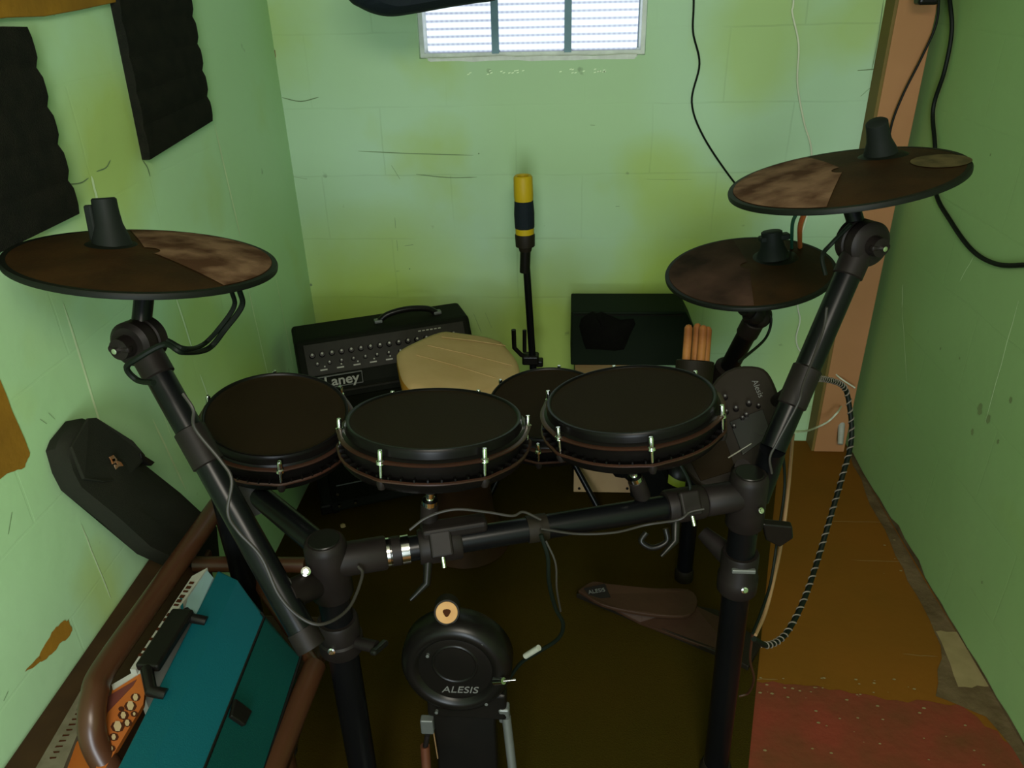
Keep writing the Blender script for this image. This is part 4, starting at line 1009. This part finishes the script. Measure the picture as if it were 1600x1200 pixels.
# name plate
lc = PN(541, 590, ap(0, -.009, 0), -ad); 
Rl = Matrix((aw, az, -ad)).transposed()
lx = PN(566, 588, ap(0, -.009, 0), -ad)
pw, ph_ = .125, .036
lcen = lx - aw * (pw / 2) + az * .0
lcen = Vector((lcen.x, lcen.y, lcen.z))
lg = MB()
for (dx, dz, w, h) in ((0, ph_ / 2, pw, .003), (0, -ph_ / 2, pw, .002), (-pw / 2, 0, .002, ph_), (pw / 2, 0, .002, ph_)): lg.box(lcen + aw * dx + az * dz, (w, .003, h), Ra)
lgo = lg.build('name_plate', 'print_dim', amp)
text_mesh('Laney', .042, lcen + aw * .004 - ad * .001, Rl, 'logo_text', 'print', lgo, bold=.0008, sx=1.0)
for x in (.04, AW - .04):
    for y in (.03, AD - .03): MB().lathe([(0, 0), (.014, 0), (.016, .018), (0, .018)], ap(x, y, -.018), az, seg=16).build('rubber_foot', 'black', amp)
for x in (.012, AW - .012):
    b = MB(); b.box(ap(x, .006, .02), (.035, .022, .035), Ra, bev=.006); b.build('corner_guard', 'black', amp)
for (px, py, lb) in ((533, 823, 'small pale plug lying on the floor before the amplifier corner'),):
    o = MB().lathe([(0, 0), (.008, 0), (.009, .008), (.005, .014), (0, .014)], PZ(px, py, .003), Vector((1, .3, .2)), seg=14).build('plug', 'white_patch'); centre_origin(o); tag(o, lb, 'plug')

# ================================================================= HAND DRUM
hd_ = empty('hand_drum', (-.26, 1.8, 0), 'cream skinned wooden hand drum standing before the amplifier, behind the middle pad', 'hand drum')
ht = PT(716, 565, 2.03); hn = disc_normal(716, 565, .54, 2)
Rt = .166
def poly8(a, r, z): return 1 - .070 * abs(math.sin(3 * a + .5)) ** .8 + .01 * math.sin(7 * a)
MB().lathe([(0, .004), (Rt * .5, .003), (Rt * .88, .001), (Rt * .97, -.004), (Rt * 1.0, -.012)], ht, hn, seg=96, rad=poly8).build('drum_skin', 'skin', hd_)
MB().lathe([(Rt * 1.0, -.0118), (Rt * 1.0, -.03), (Rt * .97, -.065), (Rt * .93, -.075)], ht, hn, seg=96, rad=poly8).build('skin_skirt', 'skin_orange', hd_)
gz = ht - hn * .07
MB().lathe([(Rt * .90, .0), (Rt * .88, -.10), (Rt * .6, -.26), (Rt * .45, -.32), (Rt * .5, -.42), (Rt * .75, -ht.z + .075 + .002), (Rt * .7, -ht.z + .075)], gz, az, seg=64).build('shell', 'brown_wood', hd_)
Rh_ = frame(hn); rp = MB()
for (x0, y0, x1, y1) in ((650, 556, 775, 592), (668, 541, 800, 572), (690, 528, 790, 541)):
    A, B = PN(x0, y0, ht, hn), PN(x1, y1, ht, hn); rp.tube([A + hn * .003, (A + B) / 2 + hn * .0048, B + hn * .002], .0014, 6)
rp.build('skin_fold', 'skin', hd_)

# ================================================================= MICROPHONE STAND
ms = empty('microphone_stand', (-.07, 2.12, 0), 'black tripod stand with yellow and black grip at its top, against the back wall', 'stand')
YM = 2.12
pb = PY(833, 575, YM); pt = PY(821, 392, YM); gt = PY(817, 274, YM)
dst = (pt - pb).normalized(); fl_ = pb + dst * ((.10 - pb.z) / dst.z)
MB().tube([fl_, pt], .0105, 20).build('pole', 'tube', ms)
MB().tube([PY(820, 425, YM), pt + dst * .0], .015, 20).build('pole_sleeve', 'black', ms)
g = lambda k: PY(820 - 3 * k, 392 - 118 * k, YM)
ax_ = (gt - pt).normalized(); L_ = (gt - pt).length
MB().lathe([(0, 0), (.017, 0), (.020, .012), (.027, .015), (.028, L_ * .22), (.024, L_ * .26), (0, L_ * .26)], pt, ax_, seg=28).build('lower_grip', 'black_matte', ms)
MB().lathe([(.0, L_ * .2), (.026, L_ * .24), (.026, L_ * .32), (0, L_ * .32)], pt, ax_, seg=28).build('yellow_ring', 'yellow', ms)
MB().lathe([(0, L_ * .32), (.0270, L_ * .32), (.0280, L_ * .50), (.0255, L_ * .68), (0, L_ * .68)], pt, ax_, seg=28, rad=lambda a, r, z: 1 + .03 * math.sin(9 * a)).build('black_grip', 'navy', ms)
MB().lathe([(0, L_ * .68), (.0255, L_ * .68), (.0265, L_ * .74), (.0255, L_ * .98), (.022, L_ * 1.0), (.016, L_ * .99), (.015, L_ * .93), (0, L_ * .93)], pt, ax_, seg=28).build('yellow_clutch', 'yellow', ms)
b = MB()
w = PY(812, 545, YM) + Vector((0, -.015, 0))
b.tube([PY(803, 512, YM) + Vector((0, -.015, 0)), PY(804, 540, YM) + Vector((0, -.015, 0)), PY(815, 552, YM) + Vector((0, -.012, 0)), PY(828, 558, YM)], .007, 12)
b.tube([PY(820, 512, YM) + Vector((0, -.018, 0)), PY(820, 545, YM) + Vector((0, -.018, 0))], .006, 12); b.build('cable_hook', 'black', ms)
b = MB(); b.box(PY(829, 560, YM), (.05, .04, .03), bev=.006); b.box(PY(843, 566, YM), (.022, .03, .022), bev=.005); b.build('height_clutch', 'black', ms)
for k, a in enumerate((-2.3, -.75, 1.4)):
    r0_ = fl_ + Vector((0, 0, .22)); e = Vector((fl_.x + .27 * math.cos(a), fl_.y + (.27 if a < 0 else .18) * math.sin(a), .012))
    MB().tube([r0_, e], .009, 12).build('leg', 'tube', ms)
    MB().tube([e + Vector((0, 0, .0)), e + (e - r0_).normalized() * .02 + Vector((0, 0, .012))], .012, 12).build('rubber_foot', 'black', ms)

# ================================================================= CAJON + CASE + CLOTH
cj = empty('cajon', (.20, 2.15, 0), 'pale birch box drum with black corner screws, behind the right front pad', 'cajon')
cx0 = PZ(896, 772, 0).x; cy0 = PZ(896, 772, 0).y
cw = .25; chh = .405; cdp = .27
bc_ = Vector((cx0 + cw / 2, cy0 + cdp / 2 + .01, chh / 2 + .008))
MB().box(bc_, (cw, cdp, chh - .01)).build('body', 'brown_wood', cj, bevel=.003)
MB().box((bc_.x, cy0 + .006, chh / 2 + .006), (cw, .006, chh)).build('front_board', 'cajon', cj, bevel=.002)
MB().box((bc_.x, bc_.y, chh + .004), (cw, cdp + .008, .006)).build('top_board', 'cajon', cj, bevel=.001)
for (x, y) in ((904, 722), (905, 763), (903, 640), (980, 763)):
    MB().lathe([(0, .003), (.0045, .002), (.0045, -.001)], PY(x, y, cy0 + .003), nb, seg=12).build('screw', 'black', cj)
for x in (-1, 1):
    for y in (-1, 1): MB().lathe([(0, 0), (.012, 0), (.014, .013), (0, .013)], (bc_.x + x * cw * .4, bc_.y + y * cdp * .38, 0), az, seg=14).build('rubber_foot', 'black', cj)
yb = 2.16
kk = PY(893, 488, yb); kr = PY(1072, 486, yb); zb_ = chh + .0075
bcase = empty('equipment_case', ((kk.x + kr.x) / 2, yb + .08, zb_), 'dark green black box case lying on top of the pale box drum', 'case')
hh = (kk.z + kr.z) / 2
MB().solid([Vector((kk.x, yb, zb_)), Vector((kr.x + .035, yb, zb_)), Vector((kr.x + .030, yb, hh - .055)), Vector((kr.x, yb, hh)), Vector((kk.x, yb, hh))], (0, .15, 0)).build('case_body', 'case', bcase, bevel=.005)
MB().box(((kk.x + kr.x) / 2, yb - .001, hh - .010), (kr.x - kk.x - .02, .004, .004)).build('lid_seam', 'black', bcase)
# crumpled cloth hanging on it
random.seed(5)
oc_ = [(905, 510), (908, 498), (920, 490), (926, 486), (932, 490), (940, 487), (950, 492), (970, 500), (990, 498), (993, 506), (986, 520), (980, 535), (975, 546), (960, 548), (935, 546), (915, 545), (910, 530)]
oo = [PY(x, y, yb - .004) for x, y in oc_]; cc_ = sum(oo, Vector()) / len(oo); n = len(oo)
vs = oo + [cc_ + (p - cc_) * .8 + Vector((0, -.014 - .006 * random.random(), 0)) for p in oo] + [cc_ + (p - cc_) * .4 + Vector((0, -.022 - .01 * random.random(), 0)) for p in oo]
fs = [[i, (i + 1) % n, n + (i + 1) % n, n + i] for i in range(n)] + [[n + i, n + (i + 1) % n, 2 * n + (i + 1) % n, 2 * n + i] for i in range(n)] + [list(range(2 * n, 3 * n)), list(range(n))[::-1]]
o = centre_origin(MB().add(vs, fs, 0, True).build('cloth', 'cloth')); tag(o, 'crumpled black cloth hanging over the front of the dark box case', 'cloth')
# dark bag on the floor in front of the box drum
random.seed(8)
og = [(930, 706), (938, 722), (950, 728), (958, 738), (972, 738), (985, 750), (992, 758), (985, 772), (1005, 782), (1040, 782), (1045, 740), (1020, 700), (980, 690), (945, 692)]
og2 = [PY(x, y, cy0 - .05) for x, y in og]; cg = sum(og2, Vector()) / len(og2); n = len(og2)
vs = []
for (sc, dy) in ((.55, .032), (.9, .024), (1, .0), (.9, -.024), (.5, -.034)): vs += [cg + (p - cg) * sc + Vector((0, dy, 0)) for p in og2]
fs = [list(range(n)), list(range(4 * n, 5 * n))[::-1]] + [[j * n + i, j * n + (i + 1) % n, (j + 1) * n + (i + 1) % n, (j + 1) * n + i] for j in range(4) for i in range(n)]
o = centre_origin(MB().add(vs, fs, 0, True).build('headphones_pouch', 'cloth')); tag(o, 'crumpled black pouch in front of the pale box drum', 'pouch')
# ball
bl = PZ(1058, 742, .06)
ball = empty('ball', (bl.x, bl.y, 0), 'neon yellow and black striped ball on the floor beside the pale box drum', 'ball')
prof = [(.072 * math.cos(a), .072 * math.sin(a)) for a in [-PI / 2 + PI * i / 24 for i in range(25)]]
bax = Vector((.25, -.35, 1)).normalized()
MB().lathe(prof, (bl.x, bl.y, .072), bax, seg=48).build('ball_surface', 'black', ball)
for z0, z1 in ((.012, .036), (-.038, -.018)):
    pr = [(math.sqrt(.0727 ** 2 - z * z), z) for z in [z0 + (z1 - z0) * i / 5 for i in range(6)]]
    MB().lathe(pr, (bl.x, bl.y, .072), bax, seg=48).build('yellow_band', 'neon', ball)

# ================================================================= DRUMSTICKS IN HOLDER
tH = 1.66
sh = empty('stick_holder', PT(1085, 585, tH), 'black stick holder clipped to the rack behind the right front pad', 'holder')
hb = PT(1084, 590, tH)
sd = (PT(1089, 520, tH) - PT(1083, 600, tH)).normalized()
MB().lathe([(.0, -.09), (.026, -.09), (.034, -.04), (.036, .034), (.033, .036), (.031, .0), (0, -.08)], hb, sd, seg=32, rad=lambda a, r, z: 1 + .12 * math.cos(2 * a)).build('cup', 'black_matte', sh)
MB().tube([hb - sd * .08, RRt + Vector((.0, .0, .06)), RRt], .010, 12).build('clip_arm', 'black', sh)
stick_proto = None
places = ((1076, 511, 'leftmost'), (1090, 509, 'second from the left'), (1099, 512, 'third from the left'), (1106, 514, 'rightmost'))
for i, (x, y, w) in enumerate(places):
    tp = PT(x, y, tH + (.02 if i % 2 else 0.0)); ln = .22
    base = tp - sd * .0
    lab = 'wooden drumstick, %s of the four butt ends in the black holder' % w
    if stick_proto is None:
        e = bpy.data.objects.new('drumstick', None)
        o = MB().lathe([(0, .006), (.0055, .004), (.0088, -.002), (.0088, -ln)] + [(0, -ln)], Vector((0, 0, 0)), sd, seg=20).build('drumstick', 'wood')
        stick_proto = o; bpy.data.objects.remove(e)
    else:
        o = stick_proto.copy(); C.objects.link(o)
    o.location = base; tag(o, lab, 'drumstick', 'drumsticks in the holder')

# ================================================================= HANGING BAG AT THE TOP
hb_ = empty('hanging_bag', PT(640, 0, 1.75), 'dark rounded fabric bag hanging before the glass block window at the top edge', 'bag')
cb = PT(640, -60, 1.7)
b = MB(); vs = []; NN = 40; MMr = 16
lowc = [(520, -40), (545, 0), (562, 12), (585, 22), (612, 26), (650, 21), (700, 12), (745, 5), (775, 0), (800, -20), (790, -80), (740, -140), (640, -170), (560, -130)]
hp2 = [PT(x, y, 1.75) for x, y in lowc]; hp2 = spline(hp2 + [hp2[0]], 4)[:-1]; cg = sum(hp2, Vector()) / len(hp2); n = len(hp2); fwd = ray(640, -40).normalized()
for (sc, dy) in ((.3, .085), (.7, .07), (.92, .04), (1, .0), (.92, -.04), (.7, -.07), (.3, -.085)): vs += [cg + (p - cg) * sc + fwd * dy for p in hp2]
fs = [list(range(n)), list(range(6 * n, 7 * n))[::-1]] + [[j * n + i, j * n + (i + 1) % n, (j + 1) * n + (i + 1) % n, (j + 1) * n + i] for j in range(6) for i in range(n)]
b.add(vs, fs, 0, True); b.build('bag_body', 'navy', hb_)
MB().tube([cg + Vector((0, 0, .08)), Vector((cg.x, cg.y, ZC))], .008, 10).build('strap', 'black', hb_)

# ================================================================= CABLES
EPS = .004
ywb = YB - .006
cable('black_cable', [PY(1083, -120, ywb), PY(1084, 0, ywb), PY(1083, 50, ywb), PY(1093, 100, ywb), PY(1081, 160, ywb), PY(1100, 215, ywb), PY(1145, 282, ywb), PY(1165, 300, ywb)], .0028, 'cable', 'thin black cable hanging on the back wall right of the window')
cable('white_cable', [PY(1245, -120, ywb), PY(1240, 0, ywb), PY(1238, 20, ywb), PY(1248, 70, ywb), PY(1246, 130, ywb), PY(1256, 190, ywb), PY(1268, 240, ywb), PY(1262, 330, ywb), PY(1250, 380, ywb), PY(1246, 470, ywb), PY(1250, 500, ywb), PY(1244, 530, ywb), PY(1254, 552, ywb), PY(1290, 570, ywb), PY(1312, 590, ywb - .08), PY(1336, 606, ywb - .09)], .0026, 'white_cable', 'thin white cable running down the back wall to the pink beam')
cable('black_cable', [PY(1468, -60, 2.31), PY(1467, 0, 2.31), PY(1462, 40, 2.31), PY(1440, 90, 2.31), PY(1410, 150, 2.31), PY(1392, 200, 2.31), PY(1385, 260, 2.31)], .0033, 'cable', 'thin black cable crossing the pink beam down behind the right cymbal')
xr = XR - .008
cable('black_cable', [PX(1476, -60, xr - .01), PX(1484, 0, xr - .01), PX(1487, 50, xr), PX(1476, 110, xr), PX(1458, 170, xr), PX(1461, 230, xr), PX(1462, 300, xr), PX(1485, 345, xr), PX(1518, 390, xr), PX(1555, 412, xr), PX(1600, 414, xr), PX(1680, 405, xr)], .0055, 'cable', 'thick black cable looping across the right wall')
cable('green_cable', [PN(1246, 316, cr_, nR_) - nR_ * .004, PT(1243, 336, 1.32), PT(1238, 352, 1.5), PN(1237, 388, cs_, nS_) - nS_ * .002], .0034, 'green', 'short dark green cable hanging between the two right cymbals')
cable('orange_cable', [PN(1260, 314, cr_, nR_) - nR_ * .004, PT(1256, 335, 1.32), PT(1250, 356, 1.5), PN(1250, 386, cs_, nS_) - nS_ * .002], .0048, 'orange', 'short orange cable hanging between the two right cymbals')
cable('white_cable', [lowR + Vector((0, 0, .01)), PT(1238, 676, 1.5), PY(1265, 672, 2.1), PY(1292, 660, 2.25), PY(1308, 645, 2.25), PY(1316, 632, 2.36)], .0030, 'white_cable', 'short white cable curving across the foot of the pink beam')
o = MB().tube([PY(1317, 632, 2.36), PY(1315, 660, 2.34), PY(1313, 694, 2.29)], [.004, .012, .009], 10).build('adapter_plug', 'paper'); centre_origin(o); tag(o, 'white adapter plug hanging before the foot of the right wall', 'plug')
# braided cable loop on the right
bpts = [PT(1262, 596, 1.30), PT(1285, 592, 1.45), PT(1318, 604, 1.6), PT(1328, 640, 1.62), PT(1330, 690, 1.62), PT(1316, 745, 1.60), PT(1297, 810, 1.58), PT(1276, 880, 1.55), PT(1255, 940, 1.50), PT(1228, 990, 1.45), PT(1200, 1008, 1.38), PT(1178, 998, 1.33)]
bs = spline(bpts, 10)
brd = empty('braided_cable', bpts[5], 'grey and black braided cable hanging in a long loop right of the rack', 'cable')
MB().tube(bs, .0050, 10).build('cable_core', 'cable', brd)
b = MB(); L0 = 0; helix = []
dense = []
for i in range(len(bs) - 1):
    for k in range(6): dense.append(bs[i].lerp(bs[i + 1], k / 6))
acc = 0; 
for i in range(1, len(dense) - 1):
    acc += (dense[i] - dense[i - 1]).length
    d = (dense[i + 1] - dense[i - 1]).normalized(); x = d.cross(Vector((0, 1, 0))).normalized(); y = d.cross(x)
    if i < 620: helix.append(dense[i] + (x * math.cos(acc / .0030) + y * math.sin(acc / .0030)) * .0052)
b.tube(helix, .0015, 5); b.build('braid', 'braid', brd)
cable('beige_cable', [PT(1243, 640, 1.7), PT(1238, 690, 1.62), PT(1232, 760, 1.52), PT(1222, 840, 1.48), PT(1210, 900, 1.42), PT(1196, 955, 1.38), PT(1180, 992, 1.33)], .0036, 'beige_cable', 'beige cable hanging straight down just right of the rack')
cable('black_cable', [PT(1222, 690, 1.36), PT(1226, 760, 1.40), PT(1215, 840, 1.40), PT(1204, 910, 1.38), PT(1188, 960, 1.34), PT(1176, 990, 1.31)], .0026, 'cable', 'thin black cable beside the beige one at the right rack leg')
cable('brown_cable', [PT(1176, 990, 1.33), PT(1172, 1030, 1.37), PT(1178, 1060, 1.40), PT(1170, 1082, 1.44), PT(1155, 1088, 1.45)], .0022, 'hoop', 'thin brown cable hanging by the right front leg above the red floor')
# left cymbal cables
cable('black_cable', [PT(362, 455, tL - .02), PT(366, 478, tL), PT(345, 510, tL), PT(318, 538, tL), PT(290, 545, 1.0), PT(262, 532, 1.0)], .0034, 'cable', 'inner black cable looping from the left cymbal to its arm')
cable('black_cable', [PT(374, 453, tL - .02), PT(378, 478, tL), PT(352, 514, tL), PT(325, 545, tL), PT(285, 550, 1.0), PT(258, 538, 1.0), PT(215, 560, 1.0), PT(198, 575, 1.01), PT(215, 594, 1.02), PT(240, 598, 1.0)], .0040, 'cable', 'outer black cable looping from the left cymbal to its arm')
cable('grey_cable', [PT(286, 615, .99), PT(302, 640, .99), PT(305, 670, 1.0), PT(345, 720, 1.01), PT(362, 750, 1.01), PT(356, 800, 1.01), PT(372, 830, 1.02), PT(408, 870, 1.03), PT(436, 930, 1.04), PT(470, 965, 1.05), PT(505, 975, 1.06), PT(545, 950, 1.10), PT(566, 900, 1.14), PT(560, 885, 1.15)], .0023, 'cable_grey', 'thin grey cable winding down the left cymbal arm to the front leg')
cable('grey_cable', [PT(640, 828, 1.15), PT(668, 808, 1.15), PT(710, 796, 1.15), PT(760, 800, 1.16), PT(800, 806, 1.17), PT(818, 800, 1.18), PT(845, 812, 1.19)], .0020, 'cable_grey', 'thin grey cable arching over the left half of the crossbar')
cable('grey_cable', [PT(845, 826, 1.2), PT(900, 834, 1.22), PT(960, 832, 1.23), PT(1010, 820, 1.24), PT(1060, 812, 1.22), PT(1078, 800, 1.22), PT(1100, 795, 1.22)], .0020, 'cable_grey', 'thin grey cable sagging under the right half of the crossbar')
cable('black_cable', [PT(845, 835, 1.19), PT(856, 870, 1.20), PT(858, 910, 1.22), PT(868, 950, 1.26), PT(880, 975, 1.29), PT(872, 998, 1.32), PT(842, 1018, 1.35), PT(815, 1035, 1.38), PT(797, 1058, 1.41)], .0034, 'cable', 'black cable hanging from crossbar down to the kick pad')
o = MB().tube([PT(821, 1025, 1.365), PT(842, 1012, 1.34)], .0052, 10).build('cable_label', 'paper'); centre_origin(o); tag(o, 'white paper tag wrapped round the cable beside the kick pad', 'tag')
cable('grey_cable', [PT(853, 845, 1.185), PT(868, 880, 1.19), PT(870, 920, 1.21), PT(876, 955, 1.26)], .0016, 'cable_grey', 'thin grey cable twisted along the black one to the kick pad')
cable('black_cable', [PT(1155, 565, 1.5), PT(1195, 530, tS), PT(1205, 500, tS), PT(1196, 484, tS)], .0030, 'cable', 'black cable looping under the lower right cymbal')
cable('black_cable', [PT(1330, 350, tR - .03), PT(1300, 380, tR), PT(1285, 400, tR), PT(1290, 430, tR)], .0035, 'cable', 'black cable between the right hinge and the lower right cymbal')
cable('grey_cable', [PT(1292, 480, 1.11), PT(1285, 520, 1.13), PT(1255, 600, 1.20), PT(1247, 630, 1.22), PT(1215, 690, 1.24), PT(1203, 715, 1.25), PT(1206, 740, 1.26)], .0020, 'cable_grey', 'thin grey cable running along the right cymbal arm')
cable('black_cable', [PT(1046, 705, 1.25), PT(1065, 730, 1.25), PT(1078, 760, 1.26), PT(1070, 785, 1.26)], .0030, 'cable', 'black cable hanging between right front pad and crossbar')
# transformer block at the very top right
o = MB().box(PT(1449, -8, 1.95), (.05, .04, .045), bev=.008).build('socket_adapter', 'black'); centre_origin(o); tag(o, 'small black adapter on the pink beam at the top edge', 'adapter')

# ================================================================= FLOOR MAT
mt = MB().solid([PZ(1215, 735, 0), PZ(1165, 1240, 0), Vector((PZ(1165, 1240, 0).x, .1, 0)), Vector((-.822, .1, 0)), Vector((-.822, 2.36, 0)), Vector((.5, 2.3, 0))], (0, 0, .004)).build('floor_mat', 'mat')
centre_origin(mt); tag(mt, 'dark olive brown mat covering the floor under the drum kit', 'mat')
